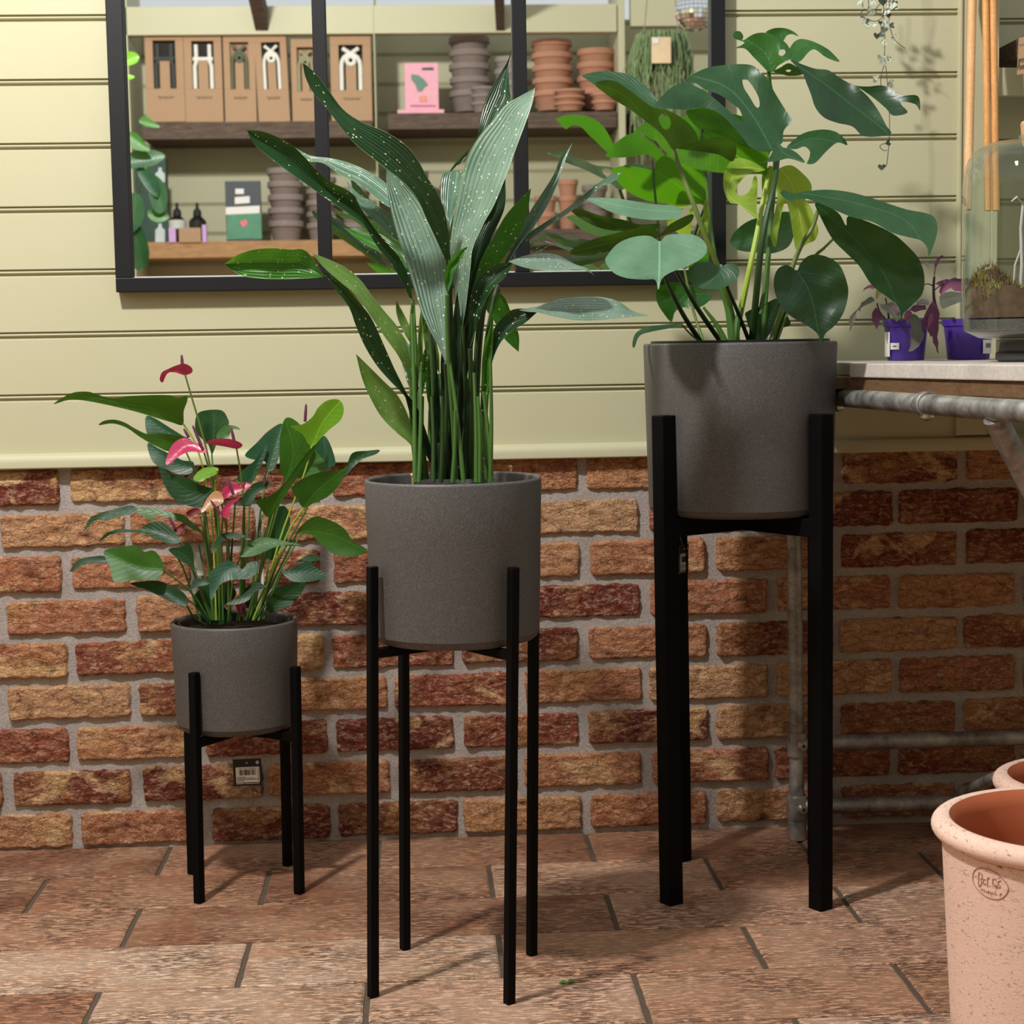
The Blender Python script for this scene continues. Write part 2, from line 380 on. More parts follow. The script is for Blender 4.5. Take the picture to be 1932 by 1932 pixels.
M_white = flat('white_card', rgb(226,222,218), .6, var=.02)
M_ink = flat('black_ink', rgb(24,22,22), .7)
M_kraft = flat('kraft_card', rgb(170,138,108), .85, var=.06, scale=60)
M_cork = flat('cork', rgb(206,160,112), .9, var=.25, scale=120, bump=.5)
M_string = flat('grey_string', rgb(140,136,126), .8)

# ---------------------------------------------------------------- mirror
fy = -.030
X0 = at(218, 530, fy).x; X1 = at(1370.5, 500, fy).x; Z0 = at(700, 544.5, fy).z; Z1 = 2.02
zi = at(700, 517.5, fy).z
il = at(248.5, 500, fy).x; ir = at(1342, 300, fy).x
m1 = (at(594, 260, fy).x, at(620, 260, fy).x); m2 = (at(969, 260, fy).x, at(996.5, 260, fy).x)
mir = thing('wall_mirror', 'large black framed three-pane mirror hung on the panelled wall reflecting shelves', 'mirror', ((X0+X1)/2, 0, Z0))
b = MB(); b.box((X0, fy, Z0), (X1, 0, zi)); b.box((X0, fy, Z1-.03), (X1, 0, Z1)); b.box((X0, fy, zi), (il, 0, Z1-.03)); b.box((ir, fy, zi), (X1, 0, Z1-.03))
b.build('frame', M_frame, mir, bevel=.0015)
for a_, c_ in (m1, m2): MB().box((a_, fy+.002, zi), (c_, 0, Z1-.03)).build('glazing_bar', M_frame, mir, bevel=.0015)
M_mirror = N('silvered_glass').set(Base_Color=(.93,.95,.93,1), Metallic=1.0, Roughness=0.0).m
M_edge = flat('bevelled_glass_edge', rgb(232,236,234), .3)
for a_, c_ in ((il, m1[0]), (m1[1], m2[0]), (m2[1], ir)):
    p_ = MB().box((a_, YM, zi), (c_, -.001, Z1-.03)).build('mirror_pane', M_mirror, mir)
    e_ = MB().box((a_+.001, YM-.003, zi), (c_-.001, YM-.0002, zi+.0022)).build('bevelled_edge', M_edge, p_)

# ---------------------------------------------------------------- plant stands and planters
def plant_stand(label, feet, tops, thick, zrail, rthick, group):
    c = sum((Vector((f[0], f[1], 0)) for f in feet), Vector())/4
    root = thing('plant_stand', label, 'plant stand', c, group)
    ang = atan2(feet[1][1]-feet[0][1], feet[1][0]-feet[0][0])
    for (fx, fy_), (tx, ty, tz) in zip(feet, tops):
        v = []
        for z, x, y in ((0, fx, fy_), (tz, tx, ty)):
            for k in range(4):
                a = ang + k*pi/2 ; r = thick/sqrt(2)
                v.append((x+r*cos(a), y+r*sin(a), z))
        b = MB(); b.add(v, [(3,2,1,0),(4,5,6,7)]+[(k, (k+1) % 4, 4+(k+1) % 4, 4+k) for k in range(4)])
        b.build('leg', M_black, root, bevel=.0016)
    for i, j in ((0, 3), (1, 2)):
        f_ = zrail/tops[i][2]
        p = Vector((feet[i][0], feet[i][1], 0)).lerp(Vector((tops[i][0], tops[i][1], 0)), f_); q = Vector((feet[j][0], feet[j][1], 0)).lerp(Vector((tops[j][0], tops[j][1], 0)), f_)
        d = (q-p).normalized(); s_ = Vector((-d.y, d.x, 0))*rthick/2; zz = Vector((0,0,1)); dz = .0 if i == 0 else -.0005
        v = [p-s_, q-s_, q+s_, p+s_]; v = [x+zz*(zrail-rthick+dz) for x in v]+[x+zz*(zrail+dz) for x in v]
        b = MB(); b.add(v, [(3,2,1,0),(4,5,6,7),(0,1,5,4),(1,2,6,5),(2,3,7,6),(3,0,4,7)]); b.build('cross_rail', M_black, root, bevel=.001)
    return root
def square(c, s, ang):
    o = []
    for sx, sy in ((-1,-1),(1,-1),(-1,1),(1,1)):
        x, y = sx*s/2, sy*s/2; o.append((c[0]+x*cos(ang)-y*sin(ang), c[1]+x*sin(ang)+y*cos(ang)))
    return o
def planter(label, c, zb_, zt_, rt, rb, rc):
    root = tag(None or MB().lathe([(1e-4, zb_), (rb-rc, zb_), (rb-rc*.6, zb_+rc*.12), (rb-rc*.25, zb_+rc*.42), (rb-.001, zb_+rc)] +
        [(rb+(rt-rb)*t, zb_+rc+(zt_-.004-zb_-rc)*t) for t in (0,.33,.66,1)] + [(rt-.0008, zt_-.0015), (rt-.003, zt_), (rt-.0055, zt_-.0008), (rt-.007, zt_-.004), (rt-.009, zt_-.06), (rb-.009, zb_+.02), (1e-4, zb_+.015)],
        (c[0], c[1], 0), 96).build('planter', M_planter, smooth=.9, origin=(c[0], c[1], zb_)), label, 'plant pot', 'matte grey round planters held in black stands')
    return root
POT = {}
def unit(key, slabel, plabel, c, s, ang, topl, topr, thick, rail, botpx, rimpx):
    F = square(c, s, ang)
    tl = at(topl[0], topl[1], F[0][1]); tr = at(topr[0], topr[1], F[1][1]); zt_ = (tl.z+tr.z)/2
    dl = (tl.x-F[0][0]); dr = (tr.x-F[1][0])
    T = [(F[0][0]+dl, F[0][1], zt_), (F[1][0]+dr, F[1][1], zt_), (F[2][0]+dl*.8, F[2][1], zt_), (F[3][0]+dr*.8, F[3][1], zt_)]
    xl, yl, xr_, yr = rimpx
    cx_ = c[0]+(dl+dr)/2*.8; Pl = at(xl, yl, c[1]); Pr = at(xr_, yr, c[1]); R = (Pr.x-Pl.x)/2; cc = ((Pl.x+Pr.x)/2, c[1]); zr = (Pl.z+Pr.z)/2
    rb_ = R*.955; zb_ = at(botpx[0], botpx[1], c[1]-rb_*.93).z
    plant_stand(slabel, F, T, thick, zb_-.0004, rail, 'black square-legged plant stands')
    planter(plabel, cc, zb_, zr, R, rb_, .012)
    POT[key] = (cc[0], cc[1], zr, R, zb_); print('POT', key, POT[key], 'stand', c, 'dl', dl, dr, 'zt', zt_)
unit('small', 'short black metal plant stand at the left holding the smallest grey pot', 'small grey pot of pink-flowered anthurium in the shortest stand', (-.325, -.243), .170, radians(11), (366, 1269), (557, 1257), .0145, .0145, (440, 1392), (322.5, 1171, 561, 1165))
unit('mid', 'tall thin-legged black metal plant stand in the middle, nearest the camera', 'grey speckled pot of white-specked aspidistra in the middle stand', (.034, -.727), .200, radians(-12.9), (702.5, 1068), (968.5, 1070.5), .0135, .0135, (855, 1229), (687, 902, 1021, 900))
unit('big', 'tallest black plant stand with thick legs at the right', 'largest grey pot holding the monstera in the tallest stand', (.549, -.333), .246, radians(-12.2), (1252, 786), (1549, 778.5), .0285, .030, (1395, 981), (1215, 650, 1575, 641.5))

# ---------------------------------------------------------------- hang tags on stands
def hang_tag(label, M, w_, h_, string_top):
    root = thing('hang_tag', label, 'label', M.translation)
    b = MB(); b.box((-w_/2, -.0006, -h_/2), (w_/2, .0006, h_/2), M); b.build('card', M_ink, root)
    b = MB(); b.box((-w_*.41, -.0011, -h_*.37), (w_*.42, -.0005, h_*.2), M); b.build('paper_label', M_white, root)
    b = MB(); rnd = random.Random(3); x = -w_*.3
    while x < w_*.3:
        ww = w_*rnd.choice((.012,.022,.035)); b.box((x, -.0015, -h_*.1), (x+ww, -.001, h_*.1), M); x += ww+w_*rnd.choice((.012,.02,.03))
    for r, (z, l) in enumerate(((-.175,.3),(-.22,.62),(-.265,.78),(-.31,.26))): b.box((-w_*.38, -.0015, h_*z-h_*.008), (-w_*.38+w_*l, -.001, h_*z+h_*.008), M)
    b.box((w_*.37, -.0015, -h_*.32), (w_*.385, -.001, h_*.18), M)
    for txt, size, px_, pz_, in (('ART. NO.: 7700046', h_*.075, 0, .12),):
        v, f = text_mesh(txt, size); b.add([M @ Vector((p.x+px_, -.0015, p.y+pz_*h_)) for p in v], f)
    b.build('printing', M_ink, root)
    b = MB(); b.box((-w_*.4, -.0011, -h_*.425), (-w_*.14, -.0006, -h_*.40), M); b.box((-w_*.1, -.0011, -h_*.425), (w_*.4, -.0006, -h_*.405), M); b.build('printing', M_white, root); b = MB()
    ring = [M @ Vector((w_*.36+w_*.05*cos(a), -.001, h_*.36+w_*.05*sin(a))) for a in [2*pi*k/14 for k in range(15)]]
    b.tube(ring, .0005, 5); ring = [M @ Vector((w_*.36+w_*.02*cos(a), -.001, h_*.36+w_*.03*sin(a))) for a in [2*pi*k/8 for k in range(9)]]; b.tube(ring, .0005, 4)
    b.build('emblem', M_white, root); MB().ball(M @ Vector((-w_*.01, -.001, h_*.36)), w_*.028, 8).build('eyelet', M_white, root)
    b = MB(); b.tube([string_top, M @ Vector((-w_*.01, 0, h_*.36))], .0004, 5); b.build('string', M_string, root)
    return root
p = at(467, 1457, -.26); s_ = scl(-.26)
Mx = Matrix.Translation(p) @ Matrix.Rotation(radians(-1), 4, 'Y')
hang_tag('black barcode tag hanging under the smallest grey pot', Mx, 54*s_, 52*s_, Vector((p.x, p.y+.005, POT['small'][4]-.012)))
p = at(1290, 1055, -.20); s_ = scl(-.20)
Mx = Matrix.Translation(p) @ Matrix.Rotation(radians(62), 4, 'Z') @ Matrix.Rotation(radians(3), 4, 'Y')
hang_tag('black barcode tag edge-on behind a thick leg of the tallest stand', Mx, .048, 55*s_, at(1283, 1012, -.21))

# ---------------------------------------------------------------- workbench of pipes and boards
zt0 = .896; th = .023
bench = thing('workbench', 'whitewashed workbench on galvanised pipe frame at the right wall', 'table', (1.2, -.6, 0))
A = at(1602, 690, -.42); A2 = at(1932, 690, -.85); dx = (A2.x-A.x)/(A2.y-A.y)
b = MB(); v = [(A.x, -.42), (A.x-dx*1.1, -1.52), (1.95, -1.52), (1.95, -.42)]
b.add([(x, y, zt0-th) for x, y in v]+[(x, y, zt0) for x, y in v], [(3,2,1,0),(4,5,6,7),(0,1,5,4),(1,2,6,5),(2,3,7,6),(3,0,4,7)])
b.build('bench_top', M_top, bench, bevel=.002)
xb_ = at(1566, 690, -.2).x
MB().box((xb_, -.4185, zt0-th), (1.95, -.002, zt0-.0004)).build('bench_top', M_top, bench, bevel=.002)
b = MB(); v = [(A.x-.002, -.40), (A.x+.003-dx*.95, -1.35), (A.x+.10-dx*.95, -1.35), (A.x+.1, -.40)]; b.add([(x, y, zt0-th-.024) for x, y in v]+[(x, y, zt0-th-.0002) for x, y in v], [(3,2,1,0),(4,5,6,7),(0,1,5,4),(1,2,6,5),(2,3,7,6),(3,0,4,7)]); b.build('support_board', M_board, bench, bevel=.001)
b = MB(); b.box((A.x-.03, -.38, zt0-th-.020), (A.x+.06, -.05, zt0-th-.0002)); b.build('support_board', M_board, bench, bevel=.001)
R_ = .0150
P1 = at(1570, 749, -.30); P2 = at(1932, 777, -1.10); dP = (P2-P1); P0 = P1-dP*.2; P3 = P2+dP*.35
pipe_at = lambda px: P1+dP*((px-1570)/362.)**1
b = MB(); b.tube([P1-dP*.05, P3], R_, 24); b.build('rail_pipe', M_galv, bench, smooth=True)
def sleeve(c, ax, r, l, screw=None, name='pipe_fitting'):
    ax = ax.normalized(); b = MB(); b.tube([c-ax*l/2, c-ax*l*.42, c+ax*l*.42, c+ax*l/2], [r*.97, r, r, r*.97], 28)
    o = b.build(name, M_galv, bench, smooth=True, bevel=.0008)
    if screw is not None:
        sdir = screw.normalized(); q = c+sdir*r*.85
        b = MB(); b.tube([q, q+sdir*.006], [.0105, .0095], 18); b.tube([q+sdir*.006, q+sdir*.0075], [.0075, .007], 6)
        b.build('set_screw', M_steel, o, smooth=.5, bevel=.0006)
        b = MB(); b.tube([q+sdir*.0074, q+sdir*.0079], .0036, 6); b.build('socket', M_ink, o)
    return o
def on_rail(px):        # the point of the rail pipe seen at column px
    best = min(range(400), key=lambda k: abs(((P1+dP*k/400.-CAM).dot(RT)/(P1+dP*k/400.-CAM).dot(FW))*FPX+966-px)); return P1+dP*best/400.
sleeve(on_rail(1748), dP, R_+.0035, .020, Vector((0,-.2,-1)))
sleeve(on_rail(1580), dP, R_+.0035, .020, Vector((0,-.2,-1)))
L0 = onfloor(1504, 1583); lx, ly = L0.x, L0.y
b = MB(); b.tube([(lx-.008, ly-.0, zt0-th-.022), (lx, ly, .03)], .0138, 24); b.build('leg_pipe', M_galv, bench, smooth=True)
zr1 = at(1560, 1402, ly).z; zr2 = at(1560, 1521, ly).z
for zr in (zr1, zr2):
    MB().tube([(lx, ly, zr), (1.9, ly, zr+.0)], .0148, 24).build('rail_pipe', M_galv, bench, smooth=True)
    sleeve(Vector((lx, ly, zr)), Vector((0,0,1)), .0192, .046, Vector((.35,-1,0)))
    sleeve(Vector((lx+.028, ly, zr)), Vector((1,0,0)), .0178, .030)
b = MB(); b.tube([(lx, ly, 0), (lx, ly, .045)], .0172, 28); b.build('foot', M_galv, bench, smooth=True, bevel=.001)
q0 = on_rail(1876); b = MB(); b.tube([q0+Vector((0,.0,-.01)), q0+Vector((.10, .06, -.16)), q0+Vector((.34, .2, -.56))], .0155, 20); b.build('brace', M_galv, bench, smooth=True)
b = MB(); b.tube([(1.86, ly, 0), (1.86, ly, zt0-th-.001)], .0138, 20); b.build('leg_pipe', M_galv, bench, smooth=True)
for xx in (1.15, 1.86):
    b = MB(); b.tube([(xx, -1.42, 0), (xx, -1.42, zt0-th-.001)], .0138, 20); b.build('leg_pipe', M_galv, bench, smooth=True)
b = MB(); b.tube([at(1806, 1502, -.12), at(1850, 1480, -.30), at(1880, 1466, -.40)], .010, 16); b.build('brace', M_galv, bench, smooth=True)

# ---------------------------------------------------------------- terracotta pots
def terra(label, cx_, cy_, zr, R):
    r0 = R-.0135; rb_ = R*.83; h = .028
    root = thing('terracotta_pot', label, 'plant pot', (cx_, cy_, 0), 'large whitewashed terracotta pots at the right edge')
    body = [(1e-4, 0), (rb_-.006, 0), (rb_, .005)] + [(rb_+(r0-rb_)*t, .005+(zr-h-.006)*t) for t in (.25,.5,.75,1)]
    n = 14
    for i in range(n+1):
        a = -pi*.5+pi*1.12*i/n; body.append((R-.0165+.0165*cos(a), zr-h/2+h/2*sin(a)))
    MB().lathe(body, (cx_, cy_, 0), 120, caps=False).build('body', M_terra, root, smooth=.9)
    inn = [(body[-1][0]+.0003, body[-1][1]+.0), (R-.029, zr-.008), (R-.034, zr-.02), (R-.036, zr-.06), (rb_-.018, .02), (1e-4, .018)]
    MB().lathe(inn, (cx_, cy_, 0), 120, caps=False).build('inside', M_terra_in, root, smooth=.9)
    return root, r0
tc = at(2018, 1543, -1.13)
big, r0 = terra('whitewashed terracotta pot with stamped oval, closest at the lower right', tc.x, -1.13, tc.z, 265*scl(-1.13))
t2 = at(2055, 1462, -.65); terra('terracotta pot half hidden behind the stamped terracotta pot', t2.x, -.65, t2.z, 183*scl(-.65))
# pressed stamp: lines wrapped on the body
def onpot(px, py):
    v = ray(px, py); o_ = CAM; R = r0-.004; 
    for _ in range(6):
        dxy = Vector((v.x, v.y)); oc = Vector((o_.x-tc.x, o_.y+1.13)); a = dxy.dot(dxy); b_ = 2*oc.dot(dxy); c_ = oc.dot(oc)-R*R
        t = (-b_-sqrt(max(0, b_*b_-4*a*c_)))/(2*a); P = o_+v*t; rb_ = 265*scl(-1.13)*.83; R = rb_+(r0-rb_)*min(1, max(0, P.z/(tc.z-.034)))+.0002
    return P
M_stamp = flat('stamp_groove', rgb(176,126,110), .9)
S = 16.1; stp = lambda x, y: onpot(1820+x/S, 1610+y/S)
b = MB(); ov = [(250,640),(300,520),(400,455),(560,445),(720,480),(880,550),(1020,640),(1140,760),(1240,880),(1300,980),(1325,1080),(1290,1200),(1200,1310),(1080,1380),(940,1395),(780,1360),(620,1290),(480,1180),(360,1060),(280,920),(245,760)]
b.tube([stp(p.x, p.y) for p in cr([(x, y, 0) for x, y in ov+ov[:1]], 4)], .0006, 6)
for st in ([(430,560),(415,780),(430,1000)],[(430,560),(530,650),(535,740),(470,790),(520,860),(500,960),(440,1000)],[(640,800),(570,780),(560,920),(640,930)],[(690,990),(690,760),(750,770)],[(960,790),(850,780),(850,950),(930,1000),(960,1080),(990,970),(910,950)],[(1100,830),(1020,850),(1010,910),(1070,980),(1080,1030),(1010,1040)],
           [(480,1085),(530,1100)],[(580,1080),(590,1170)],[(630,1140),(670,1170),(640,1180)],[(715,1140),(715,1230)],[(690,1140),(750,1160)],[(780,1170),(790,1260)],[(840,1180),(850,1250)],[(900,1190),(935,1270)],[(1070,1300),(1080,1220),(1130,1230)]):
    b.tube([stp(x, y) for x, y in st], .0006, 6)
st_ = b.build('stamp', M_stamp, big)

# ---------------------------------------------------------------- poles, shelf, tags
for nm, lab, px, Y, r, mt in (('wooden_pole', 'pale wooden pole hanging alone in front of the pilaster', ((1834.5, 0), (1827, 330)), (-.035, -.10), .0078, M_pole), ('wooden_pole', 'darker brown wooden pole, left one of the touching pair', ((1859.5, 0), (1863, 300)), (-.045, -.075), .0062, M_pole2), ('wooden_pole', 'orange-brown wooden pole, right one of the touching pair', ((1873.5, 0), (1878, 300)), (-.045, -.075), .0068, M_pole2)):
    a_ = at(px[0][0], px[0][1], Y[0]); c_ = at(px[1][0], px[1][1], Y[1]); d_ = c_-a_
    e_ = a_+d_*((at(1860, 398, -.08).z-a_.z)/d_.z); t_ = a_-d_*1.6
    if t_.y > -.02: t_.y = -.022
    tag(MB().tube([t_, a_, e_], r, 20).build(nm, mt, smooth=True, origin=e_), lab, 'pole', 'long wooden poles hanging at the wall')
sx = at(1883, 108, .09); z1_ = at(1883, 91, .09).z; z0_ = at(1883, 127, .09).z
tag(MB().box((sx.x, -.20, z0_), (2.05, .098, z1_)).build('wall_shelf', M_shelf, bevel=.002, origin=(sx.x, 0, z0_)), 'dark weathered wooden shelf board at the top right corner', 'shelf')
p = at(1921, 70, -.03); q = at(1921, 142, -.03)
tg = thing('kraft_tag', 'brown kraft tag with black lettering hanging from the weathered shelf', 'label', p)
v = [at(1922, 72, -.06), at(1990, 52, -.21), at(1986, 128, -.21), at(1918.5, 141.5, -.06)]
b = MB(); b.add(v+[x+Vector((.001,.001,0)) for x in v], [(0,1,2,3),(7,6,5,4),(0,4,5,1),(1,5,6,2),(2,6,7,3),(3,7,4,0)]); b.build('card', M_kraft, tg)
b = MB(); ux = (v[1]-v[0]).normalized(); uz = -(v[3]-v[0]).normalized(); nn = Vector((-.001,-.0006,0))
for txt, sz, oy, ox in (('+ +  n', .011, -.018, .021), ('grow', .017, -.046, .022), ('room', .017, -.058, .022)):
    vv, ff = text_mesh(txt, sz); b.add([v[0]+ux*(x.x+ox)+uz*(x.y+oy)+nn for x in vv], ff)
b.build('lettering', M_ink, tg)

# ---------------------------------------------------------------- terrarium
ty = -.55; tp = at(1961, 680, ty); k = scl(ty); TB = zt0+.0004
tr_ = thing('glass_terrarium', 'rounded glass terrarium jar planted with moss, standing on the bench', 'terrarium', (tp.x, ty, TB))
R = 146*k; gp = [(.06, .034), (.095, .0375), (.116, .048), (R*.985, .068), (R, .092), (R, .27), (R*.985, .292), (R*.93, .314), (R*.83, .329), (R*.68, .338), (R*.5, .341), (.036, .3425), (.0345, .350)]
gi = [(r-.0028, z-(.0026 if i > 5 else -.0026)) for i, (r, z) in enumerate(gp)][::-1]; gi[0] = (.032, .350)
gl = N('clear_glass'); g1 = gl.n('ShaderNodeBsdfTransparent', Color=(.93,.955,.94,1)); g2 = gl.n('ShaderNodeBsdfGlossy', Color=(1,1,1,1), Roughness=0.02); gf = gl.math('MULTIPLY_ADD', gl.math('POWER', gl.n('ShaderNodeLayerWeight', Blend=.5).outputs['Facing'], 3.6), .8, .018)
gm = gl.n('ShaderNodeMixShader', Fac=gf); gl.t.links.new(g1.outputs[0], gm.inputs[1]); gl.t.links.new(g2.outputs[0], gm.inputs[2])
gl.t.links.new(gm.outputs[0], gl.out.inputs[0])
pr = [(1e-4, .034)]+gp+gi+[(1e-4, .0366)]
MB().lathe([(r, z+TB) for r, z in pr], (tp.x, ty, 0), 96).build('glass', gl.m, tr_, smooth=.9)
M_base = flat('dark_stone_base', rgb(62,60,56), .5, var=.4, scale=30, bump=.4)
MB().lathe([(r, z+TB) for r, z in ((1e-4, 0), (.061, 0), (.067, .004), (.067, .013), (.062, .017), (.060, .030), (.064, .0335), (1e-4, .0335))], (tp.x, ty, 0), 64).build('base', M_base, tr_, smooth=.6)
MB().lathe([(r, z+TB) for r, z in ((1e-4, .333), (.029, .333), (.031, .345), (.033, .368), (.031, .371), (1e-4, .371))], (tp.x, ty, 0), 40).build('cork', M_cork, tr_, smooth=.6)
M_grav = flat('grey_gravel', rgb(96,92,88), .9, var=.5, scale=160, bump=1); M_stone = flat('brown_bark_soil', rgb(88,66,48), .95, var=.75, scale=70, bump=1)
MB().lathe([(r, z+TB) for r, z in ((1e-4, .0375), (.085, .0385), (.110, .048), (R*.985-.004, .066), (1e-4, .072))], (tp.x, ty, 0), 64).build('gravel', M_grav, tr_, smooth=.6)
b = MB(); nr, na = 14, 56; vs_ = []
for i in range(nr+1):
    for j in range(na):
        a = 2*pi*j/na; rr = (R-.006)*i/nr; x, y = tp.x+rr*cos(a), ty+rr*sin(a)
        vs_.append((x, y, TB+.108+.05*noise.noise(Vector((x*14, y*14, 2)))+.012*noise.noise(Vector((x*60, y*60, 2)))+.010*noise.noise(Vector((x*130, y*130, 5)))*(1 if i < nr else 0)-.012*(i/nr)))
o_ = len(vs_)
for j in range(na):
    a = 2*pi*j/na; vs_.append((tp.x+(R-.006)*cos(a), ty+(R-.006)*sin(a), TB+.0685))
fs = [(i*na+j, i*na+(j+1) % na, (i+1)*na+(j+1) % na, (i+1)*na+j) for i in range(nr) for j in range(na)] + [(nr*na+j, nr*na+(j+1) % na, o_+(j+1) % na, o_+j) for j in range(na)]
b.add(vs_, fs); b.build('soil', M_stone, tr_, smooth=True)
M_moss = N('moss'); nz_ = M_moss.noise(M_moss.obj(), 18, 3); M_moss.set(Base_Color=M_moss.ramp(nz_, [(.42, rgb(104,72,40)), (.52, rgb(134,110,54)), (.62, rgb(156,156,80))]), Roughness=.9); M_moss = M_moss.m
b = MB(); rnd = random.Random(5)
for _ in range(4200):
    a = rnd.uniform(0, 2*pi); rr = (R-.014)*sqrt(rnd.random()); x, y = tp.x+rr*cos(a), ty+rr*sin(a)
    z = TB+.109+.05*noise.noise(Vector((x*14, y*14, 2)))+.012*noise.noise(Vector((x*60, y*60, 2)))-.012*(rr/R); l = rnd.uniform(.006,.017); d = Vector((rnd.gauss(0,.5), rnd.gauss(0,.5), 1)).normalized()
    p = Vector((x, y, z)); w_ = Vector((rnd.gauss(0,1), rnd.gauss(0,1), 0)).normalized()*.0011
    b.add([p-w_, p+w_, p+d*l], [(0,1,2)])
b.build('moss', M_moss, tr_, smooth='leaf')
b = MB(); b.tube([at(1925, 550, ty), at(1928, 500, ty), at(1926, 430, ty), at(1930, 385, ty), at(1918, 372, ty-.02), at(1908, 380, ty-.02)], [.003,.0028,.0024,.002,.0018,.001], 8); b.tube([at(1926, 470, ty), at(1915, 500, ty), at(1912, 545, ty)], .0016, 6)
b.build('branch', flat('bleached_wood', rgb(206,198,196), .8), tr_, smooth=True)

# ---------------------------------------------------------------- scraps on the floor
p = onfloor(1070, 1855); b = MB()
for k_, (ax, ay, h_) in enumerate(((0,0,.0015),(.006,.004,.002),(.010,-.001,.001),(-.008,.002,.001),(-.011,-.003,.0005),(.002,-.005,.0007))):
    pass
b.add([p+Vector(x) for x in ((-.013,0,.0005),(-.006,.006,.004),(0,.003,.0015),(.006,.007,.0045),(.012,.001,.001),(.005,-.005,.003),(-.001,-.003,.0008),(-.007,-.006,.003))], [(0,1,7),(1,2,6,7),(2,3,5,6),(3,4,5)])
tag(b.build('fallen_leaf', flat('fallen_leaf_green', rgb(74,120,44), .6), smooth='leaf', origin=p), 'small crumpled green leaf scrap lying on the floor tiles', 'leaf')
p = onfloor(1508, 1719); b = MB(); b.add([p+Vector(x) for x in ((-.005,0,.0002),(.002,.004,.001),(.005,-.002,.0004),(0,-.002,.002))], [(0,3,1),(1,3,2),(0,2,3),(0,1,2)])
tag(b.build('paper_scrap', M_white, origin=p), 'tiny white paper scrap on the floor by the tallest stand', 'paper')
# ================================================================ the shop side behind the camera, seen in the mirror
LW = 4.38; WY = YM-LW
struct(panel('wall_front', -3.0, 3.2, 0, vat(700, 40, LW).z, WY, -1, vat(760, 156, LW).z, (vat(760, 100, LW).z-vat(760, 156, LW).z), M_paint))
sh = Vector((0, .0, 0))
def rbox(x0, y0, x1, y1, L, dep):
    a, c = vat(x0, y0, L), vat(x1, y1, L); b = MB(); yy = YM-L
    b.box((min(a.x, c.x), yy-dep, min(a.z, c.z)), (max(a.x, c.x), yy, max(a.z, c.z))); return b
FS = 4.04      # virtual depth of the shelf fronts
n_ = [0]
def beam(x0, y0, x1, y1, L, dep, mt=M_paint):
    n_[0] += 1; return struct(rbox(x0, y0, x1, y1, L, dep).build('trim_%d' % (3+n_[0]), mt, bevel=.002))
beam(60, 14, 1164, 60, FS-.03, .06); beam(1190, -30, 1700, 46, FS-.03, .06)
for x0, x1 in ((236, 268), (704, 731), (1165, 1190), (1700, 1740), (-60, -30)): beam(x0, -60, x1, 1200, FS-.03, .36)
for x0, x1, xe in ((482, 506, 440), (936, 952, 925)):
    a, c = vat(x0, 58, FS-.03), vat(x1, 58, FS-.03); a2, c2 = vat(xe, -130, FS-.7), vat(xe+26, -130, FS-.7); n_[0] += 1
    b = MB(); b.add([a, c, c2, a2]+[x+Vector((0,0,.09)) for x in (a, c, c2, a2)], [(3,2,1,0),(4,5,6,7),(0,1,5,4),(1,2,6,5),(2,3,7,6),(3,0,4,7)]); struct(b.build('trim_%d' % (3+n_[0]), M_shelf))
def shelf(x0, y0, x1, y1, mt, lab):
    o = rbox(x0, y0, x1, y1, FS, .33); c = vat((x0+x1)/2, y1, FS); return tag(o.build('shelf_board', mt, origin=c, bevel=.002), lab, 'shelf', 'shelf boards reflected in the mirror')
shelf(268.5, 231, 703.5, 259, M_shelf, 'dark shelf board under the kraft boxes, reflected in the mirror')
shelf(268.5, 457, 703.5, 482, M_shelf2, 'pale shelf board under the plant-care books and bottles, reflected in the mirror')
shelf(731.5, 214, 1164.5, 240, M_shelf, 'shelf board under the pink book and tall pot stacks, reflected')
shelf(731.5, 436, 1164.5, 462, M_shelf, 'lower reflected shelf board under small terracotta pots')
shelf(1190.5, 206, 1600, 232, M_shelf, 'shelf board behind the hanging cactus, reflected at the mirror right')
shelf(1190.5, 436, 1600, 462, M_shelf, 'lower reflected shelf board at the far right of the mirror')
# side walls
struct(panel('wall_left', -3.1, -3.02, 0, 2.5, -.1, 1, PZ, PP, M_paint)) if False else None
for nm, x in (('wall_left', -3.1), ('wall_right', 3.2)): struct(MB().box((x, -4.4, 0), (x+.1, .1, 2.3)).build(nm, M_paint))
